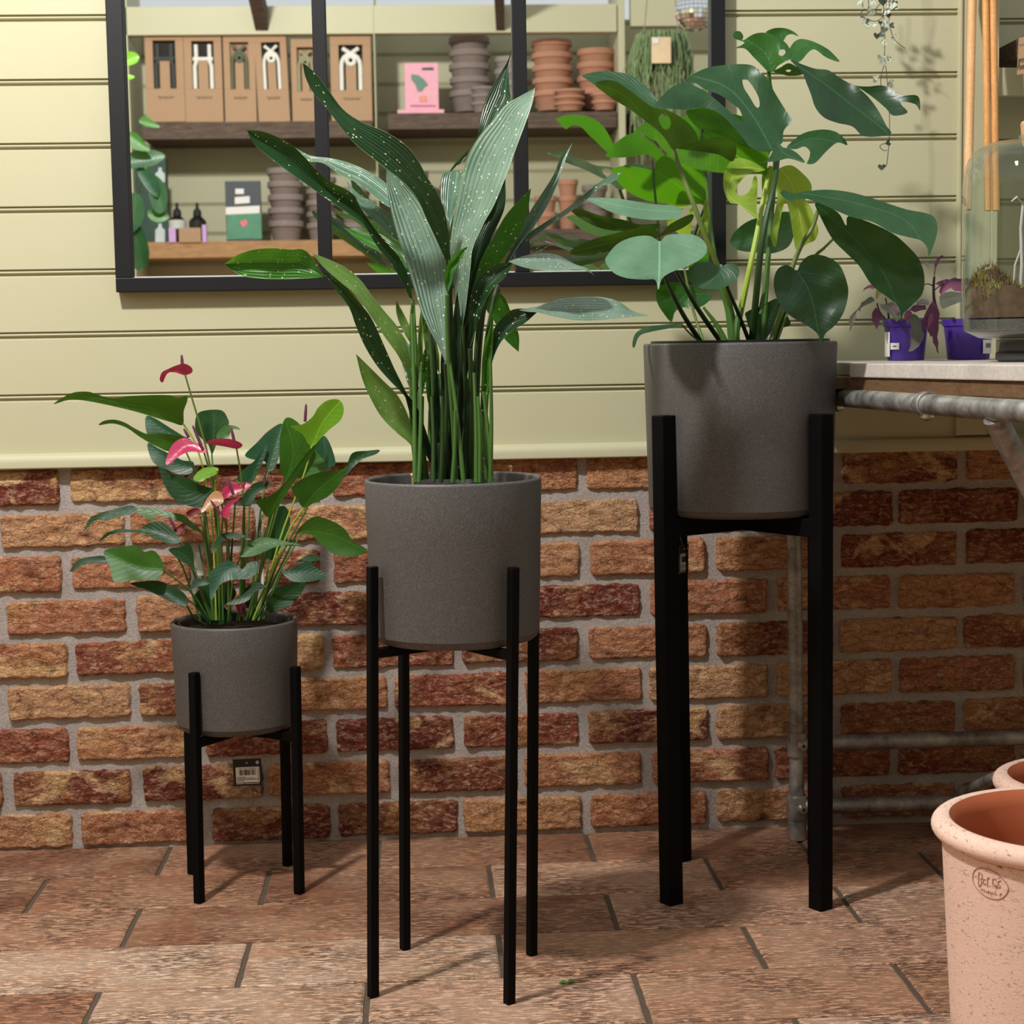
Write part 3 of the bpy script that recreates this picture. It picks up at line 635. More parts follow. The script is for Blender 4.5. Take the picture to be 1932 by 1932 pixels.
# hanger boxes
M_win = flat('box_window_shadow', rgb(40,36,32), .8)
hm = {'white': flat('white_rope', rgb(226,224,214), .7), 'dark': flat('dark_rope', rgb(58,62,58), .7), 'olive': flat('olive_rope', rgb(92,98,76), .7), 'kraft': flat('kraft_rope', rgb(150,150,116), .7)}
for i, (x0, y0, x1, y1, hc, tilt, lab) in enumerate(((279,67,349,230,'dark',0,'kraft box with black plant hanger, leftmost on the reflected shelf'), (352,68,421,230,'white',0,'kraft box with squared white plant hanger, second on the reflected shelf'), (426,70,484,230,'olive',0,'kraft box with dark green arched hanger beside the leaning white-hanger box'), (489,70,547,230,'white',1,'kraft box with arched white hanger leaning between green-hanger boxes'), (553,80,605,230,'kraft',0,'kraft box with olive hanger half behind the first mirror bar'), (627,75,702,230,'white',0,'wide kraft box with white hanger at the shelf right end, reflected'))):
    s_ = (FS+DIST-.05)/FPX; c = vat((x0+x1)/2, y1, FS-.0); wd = (x1-x0)*scl(FS); hh = (y1-y0)*scl(FS)
    root = thing('boxed_plant_hanger', lab, 'box', c, 'kraft boxed plant hangers')
    Mt = Matrix.Translation(c) @ Matrix.Rotation(radians(-1.5 if tilt else 0), 4, 'Y')
    fr = .13*wd; wz0, wz1 = hh*.37, hh*.9; dp = .06
    b = MB()
    for lo, hi in (((-wd/2, -dp, 0), (wd/2, 0, wz0)), ((-wd/2, -dp, wz1), (wd/2, 0, hh)), ((-wd/2, -dp, wz0), (-wd/2+fr*1.6, 0, wz1)), ((wd/2-fr*1.6, -dp, wz0), (wd/2, 0, wz1))): b.box(lo, hi, Mt)
    b.build('carton', M_kraft, root, bevel=.001)
    MB().box((-wd/2+fr*1.6, -dp, wz0), (wd/2-fr*1.6, -dp*.55, wz1), Mt).build('window', M_win if hc in ('white', 'dark') else M_kraft, root)
    MB().box((-wd*.13, -dp*.5, wz0), (wd*.13, -.004, hh*.68), Mt).build('insert', M_kraft, root)
    ww = wd*.22; q = lambda x, z: Mt @ Vector((x, -.004, z))
    if i == 1 or i == 0: pts = [[q(-ww, wz0), q(-ww, hh*.62), q(-ww*.8, hh*.68), q(-ww*.8, hh*.86)], [q(ww, wz0), q(ww, hh*.62), q(ww*.8, hh*.68), q(ww*.8, hh*.86)], [q(-ww*1.2, hh*.7), q(ww*1.2, hh*.7)]]
    else: pts = [[q(ww*1.05*cos(a)*-1, hh*.66+hh*.13*sin(a)) for a in [pi*j/8 for j in range(9)]], [q(-ww*1.05, wz0), q(-ww*1.05, hh*.66)], [q(ww*1.05, wz0), q(ww*1.05, hh*.66)], [q(ww*.45*cos(a), hh*.72+ww*.45*sin(a)) for a in [2*pi*j/10 for j in range(11)]], [q(-ww*.9, hh*.86), q(0, hh*.8), q(ww*.9, hh*.86)]]
    b = MB()
    for pl in pts: b.tube(pl, wd*.055, 8)
    b.build('rope', hm[hc], root, smooth=True)
    b = MB(); b.tube([Mt @ Vector((wd*(-.2+.42*j/12), .0006, hh*.27+hh*.018*sin(j*2.3))) for j in range(13)], .0016, 5); b.build('printing', M_ink, root)
# books
def book(lab, x0, y0, x1, y1, L, c1, thick=.03):
    c = vat((x0+x1)/2, y1, L); root = thing('book', lab, 'book', c, 'books on the reflected shelves'); rbox(x0, y0, x1, y1, L, thick).build('cover', c1, root, bevel=.001); return root, c
M_pink = flat('pink_card', rgb(232,168,184), .7); M_dk = flat('slate_cover', rgb(64,70,76), .6); M_gr = flat('green_print', rgb(86,140,112), .7, var=.3, scale=20)
root, c = book('upright pink book with plant picture on the cover, reflected in the mirror', 763, 119, 828, 206.4, FS+.03, M_pink)
def patch(root, nm, poly, L, mt):
    v = [vat(x, y, L) for x, y in poly]; b = MB(); b.add(v, [tuple(range(len(v)))]); b.add([x-Vector((0,.002,0)) for x in v], [tuple(reversed(range(len(v))))]); return b.build(nm, mt, root)
patch(root, 'plant_print', [(776,140),(790,142),(800,150),(808,160),(800,165),(796,172),(788,172),(784,160),(776,150)], FS+.027, flat('grey_green_print', rgb(104,136,122), .7))
patch(root, 'pot_print', [(790,182),(804,180),(806,192),(792,192)], FS+.027, flat('peach_print', rgb(224,150,130), .7))
patch(root, 'title', [(796,128),(818,127),(818,132),(796,132)], FS+.027, M_dk)
patch(root, 'subtitle', [(774,198),(822,198),(822,201),(774,201)], FS+.027, flat('rose_print', rgb(190,110,136), .7))
tag(rbox(750, 207, 838, 213.2, FS+.01, .085).build('book', M_pink, bevel=.001, origin=vat(794, 213, FS)), 'pink book lying flat beneath the upright pink one, reflected', 'book', 'books on the reflected shelves')
root, c = book('dark book with white title block and green foot, reflected lower shelf', 424, 342, 494, 457, FS+.03, M_dk)
patch(root, 'illustration', [(428,405),(493,402),(494,450),(428,452)], FS+.027, M_gr)
for poly in ([(444,356),(460,356),(460,366),(444,366)], [(443,372),(471,370),(471,383),(443,385)], [(426,391),(490,388),(490,402),(426,405)]): patch(root, 'title', poly, FS+.026, M_white)
patch(root, 'flower_print', [(452,418),(464,414),(468,422),(458,430)], FS+.0255, flat('pink_print', rgb(220,120,130), .7))
# plant-care carton, bottles and small boxes
M_dgr = flat('dark_green_card', rgb(28,62,48), .6, var=.3, scale=12)
root = thing('plant_care_carton', 'tall dark green carton printed with bottle shapes at the mirror lower left', 'box', vat(278, 457, FS+.02)); rbox(238, 300, 318, 457, FS+.02, .05).build('carton', M_dgr, root, bevel=.001)
for x, y, h_ in ((302, 318, 26), (250, 424, 34), (302, 424, 34)): patch(root, 'bottle_print', [(x-9,y+h_),(x+9,y+h_),(x+9,y+10),(x+3,y+4),(x+3,y-2),(x-3,y-2),(x-3,y+4),(x-9,y+10)], FS+.017, flat('pale_print', rgb(186,196,196), .7))
M_amber = flat('dark_bottle', rgb(30,26,24), .3); M_lab = flat('grey_label', rgb(190,190,186), .6)
for x, yb, lab, grp in ((336, 430, 'dark dropper bottle with grey label at the reflected shelf left', None), (374, 426, 'dark dropper bottle without label behind the kraft soap box, reflected', None)):
    c = vat(x, 457, FS+.03); root = thing('dropper_bottle', lab, 'bottle', c, 'dark dropper bottles on the reflected shelf'); s_ = scl(FS)
    MB().lathe([(1e-4, c.z), (15*s_, c.z), (16*s_, c.z+2*s_), (16*s_, c.z+38*s_), (11*s_, c.z+44*s_), (6*s_, c.z+48*s_), (1e-4, c.z+48*s_)], (c.x, c.y, 0), 24).build('bottle', M_amber, root, smooth=True)
    MB().lathe([(1e-4, c.z+48*s_), (8*s_, c.z+48*s_), (7*s_, c.z+58*s_), (3*s_, c.z+62*s_), (2.5*s_, c.z+72*s_), (1e-4, c.z+73*s_)], (c.x, c.y, 0), 20).build('dropper', M_ink, root, smooth=True)
    if x == 336: MB().lathe([(16.3*s_, c.z+24*s_), (16.5*s_, c.z+40*s_)], (c.x, c.y, 0), 24).build('paper_label', M_lab, root, smooth=True)
M_lil = flat('lilac_card', rgb(196,158,206), .6)
for x0, x1, y0, lab in ((318, 332, 430, 'lilac card pack left of the kraft soap box, reflected'), (381, 390, 424, 'lilac card pack right of the kraft soap box, reflected')):
    tag(rbox(x0, y0, x1, 457, FS-.005, .03).build('card_pack', M_lil, origin=vat((x0+x1)/2, 457, FS)), lab, 'box', 'lilac card packs')
tag(rbox(337, 430, 379.5, 457, FS-.01, .04).build('soap_box', M_kraft, origin=vat(358, 457, FS), bevel=.001), 'small kraft soap box in front of the dropper bottles, reflected', 'box')
# stacked pots
def pot_mesh(R, H):
    b = MB(); b.lathe([(1e-4, 0), (R*.72, 0), (R*.74, .004), (R*.9, H*.68), (R*.92, H*.7), (R, H*.72), (R*1.0, H*.95), (R*.97, H), (R*.9, H), (R*.84, H*.7), (R*.66, .01), (1e-4, .01)], seg=40); return b
M_gpot = flat('grey_clay', rgb(136,122,116), .9, var=.15, scale=60, bump=.3); M_tpot = flat('terracotta_clay', rgb(184,134,108), .9, var=.12, scale=60, bump=.3); M_gpot2 = flat('pale_clay', rgb(150,140,134), .9, var=.15, scale=60)
def stack(xc, ybase, w_, n, step, mt, L, labs, grp, hpx=None):
    R = w_/2*scl(L); H = (hpx or step*1.9)*scl(L); c = vat(xc, ybase, L); first = None
    for i in range(n):
        loc = Vector((c.x+random.Random(i+int(xc)).uniform(-.002,.002), c.y, c.z+i*step*scl(L)+.0005))
        if first is None:
            first = o = pot_mesh(R, H).build('flower_pot', mt, smooth=.6); o.location = loc
        else:
            o = first.copy(); COL.objects.link(o); o.location = loc; o.rotation_euler[2] = i*.7
        pos = 'topmost' if i == n-1 else ('bottom one' if i == 0 else ('second', 'third', 'fourth', 'fifth', 'sixth', 'seventh')[i-1]+' from bottom')
        tag(o, '%s, %s' % (labs, pos), 'plant pot', grp)
FB = FS+.165
stack(888, 213, 76, 6, 24.5, M_gpot, FB, 'grey clay pot in the tall stack beside the pink book', 'nested grey clay pots', 38)
stack(913, 213, 46, 3, 14, M_gpot, FS+.045, 'small grey clay dish before the tall grey stack', 'small grey clay dishes', 18)
stack(960, 213, 52, 4, 22, M_gpot2, FB+.02, 'pale grey pot in the stack behind the second mirror bar', 'nested pale grey pots', 34)
stack(1043, 211, 76, 5, 23, M_tpot, FB, 'terracotta pot in the taller reflected terracotta stack', 'nested terracotta pots', 36)
stack(1126, 209, 72, 4, 24, M_tpot, FB, 'terracotta pot in the reflected stack near the green post', 'nested terracotta pots, shorter stack', 38)
stack(1075, 211, 58, 3, 12, M_tpot, FS+.05, 'low terracotta dish before the taller terracotta stack', 'low terracotta dishes', 15)
stack(1140, 209, 48, 2, 14, M_tpot, FS+.05, 'low terracotta dish before the shorter terracotta stack', 'low terracotta dishes, pair', 17)
stack(541, 457, 66, 5, 24, M_gpot, FB-.02, 'grey pot in the lower reflected stack beside the dark book', 'nested grey pots on the lower shelf', 38)
stack(608, 457, 56, 5, 21, M_gpot, FB, 'grey pot in the lower stack behind the first mirror bar', 'nested grey pots behind the bar', 34)
stack(674, 457, 56, 4, 22, M_gpot, FB, 'grey pot in the lower stack against the pale post', 'nested grey pots by the post', 34)
stack(1072, 436, 38, 3, 30, M_tpot, FB, 'small upright terracotta pot, right stack on the lower shelf', 'small terracotta pots on the lower shelf, right', 34)
stack(1030, 436, 42, 2, 30, M_tpot, FB-.02, 'small upright terracotta pot, left stack on the lower shelf', 'small terracotta pots on the lower shelf, left', 34)
stack(1122, 436, 48, 3, 24, M_gpot, FB, 'grey pot in the lower reflected stack near the green post', 'nested grey pots near the green post', 36)
stack(780, 436, 60, 4, 24, M_gpot, FB, 'grey pot in the lower reflected stack under the pink book', 'nested grey pots under the pink book', 36)
stack(860, 436, 60, 3, 24, M_tpot, FB, 'terracotta pot in the lower stack under the tall grey stack', 'nested terracotta pots on the lower shelf', 36)
# hanging rhipsalis with tag
M_rhip = N('rhipsalis_green'); nz_ = M_rhip.noise(M_rhip.obj(), 40, 2); M_rhip.set(Base_Color=M_rhip.mix(nz_, rgb(96,120,78), rgb(150,170,120)), Roughness=.6); M_rhip = M_rhip.m
LH = 3.5; c = vat(1248, 80, LH); s_ = scl(LH)
hp = thing('hanging_cactus', 'hanging pot of trailing thin-stemmed cactus reflected at the mirror right', 'potted plant', c)
b = MB(); rnd = random.Random(11)
for _ in range(230):
    a = rnd.uniform(0, 2*pi); r = 34*s_*rnd.uniform(.5,1); p = Vector((c.x+r*cos(a), c.y+r*sin(a), c.z-rnd.uniform(-6, 8)*s_)); out = Vector((cos(a), sin(a), 0)); ln = rnd.uniform(60, 240)*s_*(1 if rnd.random() < .5 else .6)
    pts = [p, p+out*14*s_+Vector((0,0,12*s_)), p+out*26*s_-Vector((0,0,ln*.3)), p+out*rnd.uniform(14,30)*s_+Vector((rnd.gauss(0,6)*s_,0,-ln*.65)), p+out*rnd.uniform(8,28)*s_+Vector((rnd.gauss(0,10)*s_,0,-ln))]
    b.tube(pts, [.0022,.0022,.002,.0018,.001], 5)
b.build('stems', M_rhip, hp, smooth=True)
MB().lathe([(1e-4, c.z-50*s_), (26*s_, c.z-50*s_), (34*s_, c.z), (31*s_, c.z), (1e-4, c.z-8*s_)], (c.x, c.y, 0), 32).build('pot', M_liner, hp, smooth=.6)
b = MB()
for dx_ in (-34, 34): b.tube([Vector((c.x+dx_*s_, c.y, c.z)), Vector((c.x+dx_*.3*s_, c.y, c.z+240*s_))], .0022, 6)
b.build('hanger', M_string, hp)
q = vat(1247, 94, LH-.12); ct = thing('kraft_tag', 'pale square card hanging on the reflected trailing cactus', 'label', q)
rbox(1229, 70, 1266, 119, LH-.13, .002).build('card', flat('pale_card', rgb(222,196,160), .8), ct); rbox(1231, 72, 1243, 82, LH-.133, .001).build('sticker', M_white, ct)
# mirror ball
LB = 3.2; c = vat(1311, 22, LB); s_ = scl(LB); R = 37*s_
b = MB(); ns, na = 14, 28
for i in range(ns):
    for j in range(na):
        t0, t1 = pi*(i+.06)/ns, pi*(i+.94)/ns; a0, a1 = 2*pi*(j+.04)/na, 2*pi*(j+.96)/na
        b.add([c+Vector((R*sin(t)*cos(a), R*sin(t)*sin(a), R*cos(t))) for t, a in ((t0,a0),(t1,a0),(t1,a1),(t0,a1))], [(0,1,2,3)])
mb = thing('mirror_ball', 'faceted mirror ball reflected in the top right corner of the mirror', 'ornament', c)
b.build('facets', N('facet_mirror').set(Base_Color=(.9,.9,.92,1), Metallic=1.0, Roughness=.05).m, mb)
MB().ball(c, R*.975, 32).build('core', M_ink, mb, smooth=True)
b = MB(); b.tube([c+Vector((0,0,R)), c+Vector((0,0,R+.5))], .001, 5); b.build('cord', M_string, mb)
# ================================================================ plants
def leaf_mat(name, dark, light, kind='arum', trans=.22, tcol=None, rough=.34, specks=False, tb=1.0, spec=.5):
    s = N(name); t = s.n('ShaderNodeSeparateColor', Color=s.attr('tint')); u, v, rd = t.outputs[0], t.outputs[1], t.outputs[2]
    au = s.math('ABSOLUTE', s.math('MULTIPLY_ADD', u, 2.0, -1.0)); uv = s.uv()
    n1 = s.noise(s.obj(), 22, 4)
    if kind == 'strap':
        w_ = s.math('SINE', s.math('MULTIPLY', u, 58.0)); w2 = s.math('SINE', s.math('MULTIPLY_ADD', u, 190.0, s.math('MULTIPLY', v, 3.0)))
        h = s.math('ADD', s.math('MULTIPLY', w_, .8), s.math('MULTIPLY', w2, .12)); vein = s.math('MULTIPLY_ADD', w_, .25, .5)
        bd = .0024
    else:
        ph = s.math('MULTIPLY_ADD', v, 52.0, s.math('MULTIPLY', au, -20.0)); w_ = s.math('SINE', s.math('ADD', ph, s.math('MULTIPLY', n1, 2.0)))
        vein = s.ramp(s.math('MULTIPLY_ADD', w_, .5, .5), [(.8, .0), (1, .3)]); h = s.math('MULTIPLY', vein, -1.3); bd = .0010
    base = s.mix(s.ramp(n1, [(.3, 0), (.7, 1)]), dark, light)
    base = s.mix(s.math('MULTIPLY', rd, .25), base, light)
    base = s.mix(s.math('MULTIPLY', vein, .12 if kind != 'strap' else .22), base, tuple(min(1, c*2.0+.02) for c in light[:3])+(1,))
    if kind == 'arum': base = s.mix(s.ramp(au, [(.0, .5), (.022, 0)]), base, tuple(min(1, c*2.6+.03) for c in light[:3])+(1,))
    if kind == 'strap': base = s.mix(s.ramp(au, [(.955, 0), (.985, .6)]), base, rgb(150,176,120))
    if specks:
        vv = s.vor(s.mapping(uv, (1, .7, 1)), 230.0); sz = s.n('ShaderNodeTexVoronoi', Vector=s.mapping(uv, (1, .7, 1)), Scale=230.0).outputs['Color']
        sp = s.n('ShaderNodeSeparateColor', Color=sz); thr = s.math('MULTIPLY', s.ramp(sp.outputs[0], [(.6, 0), (.61, .1), (1, .27)]), 1.0)
        m_ = s.math('LESS_THAN', vv, thr); base = s.mix(m_, base, rgb(236,240,196))
    s.set(Base_Color=base, Roughness=s.math('MULTIPLY_ADD', n1, .16, rough-.08), Specular_IOR_Level=spec, Normal=s.bump(s.math('ADD', h, s.math('MULTIPLY', s.noise(s.obj(), 45, 2), .9)), .55 if kind == 'strap' else .42, bd))
    tr = s.n('ShaderNodeBsdfTranslucent'); s.put(tr.inputs[0], s.mix(.85, base, tcol or tuple(min(1, c*3.2*tb) for c in light[:3])+(1,), 'MIX'))
    mx = s.n('ShaderNodeMixShader', Fac=trans); s.t.links.new(s.p.outputs[0], mx.inputs[1]); s.t.links.new(tr.outputs[0], mx.inputs[2]); s.t.links.new(mx.outputs[0], s.out.inputs[0])
    return s.m
TG = rgb(110,170,30)
Ldark = leaf_mat('speckled_dark_leaf', rgb(14,44,26), rgb(26,66,34), 'strap', .14, rgb(90,140,30), specks=True)
Lsheen = leaf_mat('speckled_sky_sheen_leaf', rgb(62,94,76), rgb(92,124,100), 'strap', .14, rgb(90,140,50), specks=True)  # sky sheen on upward-facing leaves, put into a greyer green
Ltoplit = leaf_mat('speckled_toplit_leaf', rgb(84,112,94), rgb(118,142,124), 'strap', .14, rgb(90,140,50), specks=True, rough=.4)  # top-lit leaf copy: the light on it is put into the colour
Lmid = leaf_mat('speckled_green_leaf', rgb(26,84,20), rgb(52,112,30), 'strap', .25, rgb(110,180,40), specks=True)
Lpale = leaf_mat('pale_green_leaf', rgb(78,116,48), rgb(112,150,74), 'strap', .25, rgb(150,200,80), specks=True)
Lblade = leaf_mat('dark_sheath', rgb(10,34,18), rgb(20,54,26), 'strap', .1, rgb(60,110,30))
A_dark = leaf_mat('anthurium_dark_leaf', rgb(16,48,22), rgb(28,68,30), 'arum', .18, rgb(80,130,40), rough=.4, spec=.28)
A_mid = leaf_mat('anthurium_green_leaf', rgb(38,80,26), rgb(56,102,34), 'arum', .26, TG, rough=.4, spec=.3)
A_bright = leaf_mat('anthurium_young_leaf', rgb(88,144,24), rgb(116,172,40), 'arum', .35, rgb(150,200,50))
A_teal = leaf_mat('anthurium_blue_green_leaf', rgb(24,58,36), rgb(38,78,50), 'arum', .14, rgb(80,130,60), rough=.4, spec=.3)
M_dark = leaf_mat('monstera_dark_leaf', rgb(13,38,20), rgb(25,58,29), 'arum', .2, rgb(90,160,30), rough=.36)
M_mid = leaf_mat('monstera_green_leaf', rgb(30,78,32), rgb(48,98,40), 'arum', .26, rgb(110,180,30))
M_grey = leaf_mat('monstera_grey_green_leaf', rgb(34,68,46), rgb(52,88,60), 'arum', .36, rgb(100,175,20), rough=.36)
M_pale = leaf_mat('monstera_pale_leaf', rgb(82,122,94), rgb(106,144,114), 'arum', .2, rgb(120,180,80))
M_under = leaf_mat('monstera_leaf_underside', rgb(50,74,30), rgb(66,92,38), 'arum', .22, rgb(110,170,30), rough=.55)
M_lime = leaf_mat('monstera_new_leaf', rgb(128,160,44), rgb(162,190,76), 'arum', .4, rgb(190,220,70))
S_green = flat('green_stem', rgb(66,104,42), .45, var=.2, scale=30); S_dark = flat('dark_stem', rgb(38,66,26), .45, var=.25, scale=30); S_lime = flat('lime_stem', rgb(150,176,60), .45, var=.15, scale=30)
S_olive = flat('olive_stem', rgb(92,110,44), .45, var=.25, scale=30)

def resample(pts, n):
    P = cr([(x, y, 0) for x, y in pts], 8); L = [0]
    for a, c in zip(P, P[1:]): L.append(L[-1]+(c-a).length)
    out = []; j = 0
    for i in range(n+1):
        t = L[-1]*i/n
        while j < len(L)-2 and L[j+1] < t: j += 1
        q = (t-L[j])/max(1e-9, L[j+1]-L[j]); out.append(P[j].lerp(P[j+1], min(1, max(0, q))))
    return out
_k = [0]
def strap(parent, T, L, R, ytip, ybase, mat, fold=.006, dl=0, dr=0, bulge=0, wav=.0015, name='leaf'):
    """long leaf between two edge rails, listed from the tip to the base"""
    n, m_ = 44, 12; A, B = resample([T(*p) for p in L], n), resample([T(*p) for p in R], n); b = MB(); _k[0] += 1; rd = random.Random(_k[0]).random()
    acc = 0; prev = None
    for i in range(n+1):
        t = i/n; env = sin(pi*min(1, t*1.02))**.5 if 0 < t < 1 else 0
        Y = ytip+(ybase-ytip)*t + bulge*sin(pi*t)
        for j in range(m_+1):
            q = j/m_; u = 2*q-1; p = A[i].lerp(B[i], q)
            yy = Y + env*(fold*(1-abs(u)**1.4)*1.0 + dl*(max(0, -u)) + dr*max(0, u)) + wav*sin(t*19+rd*9+u*1.2)*abs(u)*env
            P = at(p.x, p.y, yy); b.v.append(P)
            if j == m_//2:
                if prev is not None: acc += (P-prev).length
                prev = P
        wd = (b.v[-1]-b.v[-1-m_]).length
        for j in range(m_+1):
            u = 2*j/m_-1; b.uv.append((u*wd/2+rd*3, acc+rd*5)); b.col.append((j/m_, t, rd, 1))
    b.f = [(i*(m_+1)+j, i*(m_+1)+j+1, (i+1)*(m_+1)+j+1, (i+1)*(m_+1)+j) for i in range(n) for j in range(m_)]
    return b.build(name, mat, parent, smooth='leaf')

def inside(p, poly):
    c = False; n = len(poly); j = n-1; x, y = p
    for i in range(n):
        xi, yi = poly[i]; xj, yj = poly[j]
        if (yi > y) != (yj > y) and x < (xj-xi)*(y-yi)/(yj-yi)+xi: c = not c
        j = i
    return c
def poly(parent, T, pts, mid, Y, tilt, mat, lean=0.0, fold=.25, droop=0.0, holes=(), wav=.003, name='leaf', step=9, sharp=False, cup=0.0):
    """leaf from its outline; mid is the midrib from petiole to tip"""
    _k[0] += 1; rd = random.Random(_k[0]).random(); s_ = scl(Y)
    def smooth_(pl):
        q = [Vector((*T(*p), 0)) for p in pl]; n = len(q); o = []
        for i in range(n):
            a, b_, c, d = q[i-1], q[i], q[(i+1) % n], q[(i+2) % n]
            for k in range(4):
                t = k/4; o.append(.5*((2*b_)+(c-a)*t+(2*a-5*b_+4*c-d)*t*t+(3*b_-a-3*c+d)*t**3))
        return [(p.x, p.y) for p in o]
    out = smooth_(pts) if not sharp else [T(*p) for p in pts]; hs = [smooth_(h) for h in holes]
    md = [Vector((*T(*p), 0)) for p in mid]; md = cr(md, 6); ml = [0]
    for a, c in zip(md, md[1:]): ml.append(ml[-1]+(c-a).length)
    Lm = ml[-1]
    xs = [p[0] for p in out]; ys = [p[1] for p in out]
    V = [Vector(p) for p in out]; E = [(i, (i+1) % len(out)) for i in range(len(out))]
    for h in hs:
        o = len(V); V += [Vector(p) for p in h]; E += [(o+i, o+(i+1) % len(h)) for i in range(len(h))]
    def edist(p):
        return min(((V[a].x-p[0])**2+(V[a].y-p[1])**2) for a, _ in E)**.5
    y = min(ys)+step*.5; row = 0
    while y < max(ys):
        x = min(xs)+step*.5*(row % 2)
        while x < max(xs):
            if inside((x, y), out) and not any(inside((x, y), h) for h in hs) and edist((x, y)) > step*.45: V.append(Vector((x, y)))
            x += step
        y += step*.866; row += 1
    r = delaunay_2d_cdt(V, E, [], 0, 1e-4); v2, f2 = r[0], r[2]
    f3 = []
    for f in f2:
        c = sum((v2[i] for i in f), Vector((0, 0)))/len(f)
        if inside(c, out) and not any(inside(c, h) for h in hs): f3.append(f)
    bx, by = md[0].x, md[0].y; b = MB(); mw = 1
    info = []
    for p in v2:
        P = Vector((p.x, p.y, 0)); best = None
        for i in range(len(md)-1):
            a, c = md[i], md[i+1]; ab = c-a; q = max(0, min(1, (P-a).dot(ab)/max(1e-9, ab.length_squared))); cl = a+ab*q; dd = (P-cl).length
            if best is None or dd < best[0]: best = (dd, (ml[i]+ab.length*q)/Lm, 1 if ab.cross(P-a).z > 0 else -1)
        info.append(best); mw = max(mw, best[0])
    for p, (dd, t, sg) in zip(v2, info):
        ex = max(0, ((p.x-bx)**2+(p.y-by)**2)**.5)
        Yv = Y + s_*(-tilt*(p.y-by)+lean*(p.x-bx)+fold*(dd**1.15/mw**.15)*-1.0 + cup*dd*dd/mw) + droop*t*t + wav*(noise.noise(Vector((p.x*.02, p.y*.02, rd*20))))*min(1, dd/mw*2)
        b.v.append(at(p.x, p.y, Yv)); b.uv.append((sg*dd*s_, t*Lm*s_)); b.col.append((.5+.5*sg*dd/mw, t, rd, 1))
    b.f = [tuple(f) for f in f3]
    return b.build(name, mat, parent, smooth='leaf')
def stem(parent, T, pts, ys_, r0, r1, mat, name='stem', seg=8, n=5):
    q = []
    for i, p in enumerate(pts):
        t = i/(len(pts)-1); Y = ys_[0]+(ys_[1]-ys_[0])*t if len(ys_) == 2 else ys_[i]; q.append(at(*T(*p), Y))
    c = cr(q, n); return MB().tube(c, [r0+(r1-r0)*i/(len(c)-1) for i in range(len(c))], seg).build(name, mat, parent, smooth=True)
def plant_root(name, label, key, liner=True, grp=None, dz=-.02):
    cx_, cy_, zt_, R, zb_ = POT[key]; o = thing(name, label, 'potted plant', (cx_, cy_, zb_+.02), grp)
    zz = zt_+dz; MB().lathe([(1e-4, zz-.03), (R-.020, zz-.03), (R-.020, zz), (R*.5, zz+.004), (1e-4, zz+.005)], (cx_, cy_, 0), 48).build('soil', M_soil, o, smooth=.6)
    if liner:
        l = zt_-.003 if liner is True else zt_+liner
        MB().lathe([(R-.024, zb_+.03), (R-.0125, l-.004), (R-.0125, l), (R-.0155, l), (R-.0175, l-.005), (R-.026, zb_+.03)], (cx_, cy_, 0), 64).build('nursery_pot', M_liner, o, smooth=.6)
    return o
# ---------------------------------------------------------------- aspidistra
T = lambda x, y: (400+x/2.2464, 80+y/2.2464)
asp = plant_root('aspidistra', 'tall strap-leaved plant with white-speckled leaves in the middle pot', 'mid', liner=False, dz=-.030)
C = -.727
def A(L, R, yt, yb, mat, st=None, sr=(.0034, .003), smat=None, **kw):
    strap(asp, T, L, R, C+yt, C+yb, mat, **kw)
    if st:
        bx = L[-1]; stem(asp, T, [bx]+st, [C+yb, C+(yb*.3)], sr[1], sr[0], smat or S_dark)
# back leaves first
A([(1272,28),(1250,85),(1210,150),(1165,230),(1140,310),(1125,390),(1100,450),(1070,540),(1060,700)],[(1272,28),(1258,110),(1262,200),(1265,245),(1215,330),(1150,430),(1110,520),(1090,600),(1065,700)],.10,.03,Ldark,[(1060,1100),(1045,1500),(1040,1850)])
A([(1095,445),(1040,500),(1000,556)],[(1095,445),(1065,500),(1000,556)],.08,.10,Lsheen)
A([(1020,545),(978,560),(968,640),(980,720),(1000,770),(1010,850)],[(1020,545),(1058,552),(1048,640),(1025,720),(1010,790),(1012,850)],.10,.04,Lsheen,[(1010,1200),(1015,1500),(1010,1850)])
A([(570,588),(620,640),(700,690),(760,740),(830,850)],[(570,588),(600,660),(660,730),(720,785),(780,840),(830,850)],.20,.10,Lsheen,[(880,1050),(920,1400),(935,1850)])
A([(345,442),(420,480),(500,490),(580,510),(660,545),(745,605),(830,720)],[(345,442),(400,500),(470,512),(540,560),(610,592),(660,630),(745,695),(830,720)],.14,.05,Lsheen,[(890,950),(930,1300),(950,1850)],dl=.02)
A([(555,780),(620,788),(680,798),(740,830),(800,880),(860,980)],[(555,780),(600,822),(660,862),(720,892),(800,940),(860,980)],.14,.08,Lmid,[(920,1200),(955,1500),(965,1850)])
A([(1300,1312),(1265,1282),(1235,1250),(1195,1180),(1162,1130),(1170,1080),(1205,1055),(1215,1050)],[(1300,1312),(1300,1240),(1272,1160),(1245,1090),(1220,1060),(1215,1050)],.12,.10,Lmid,[(1205,1050),(1165,1250),(1150,1450),(1140,1850)])
A([(780,1092),(782,1150),(808,1220),(850,1290),(900,1370)],[(780,1092),(810,1145),(842,1210),(870,1275),(900,1370)],.08,.06,Lpale,[(935,1500),(950,1850)])
A([(902,1165),(896,1250),(922,1330),(965,1405)],[(902,1165),(940,1240),(962,1320),(965,1405)],.05,.05,Lpale,[(985,1600),(990,1850)])
A([(800,1235),(795,1290),(815,1400),(850,1500)],[(800,1235),(850,1300),(865,1400),(850,1500)],.10,.06,Lsheen,[(880,1650),(900,1850)])
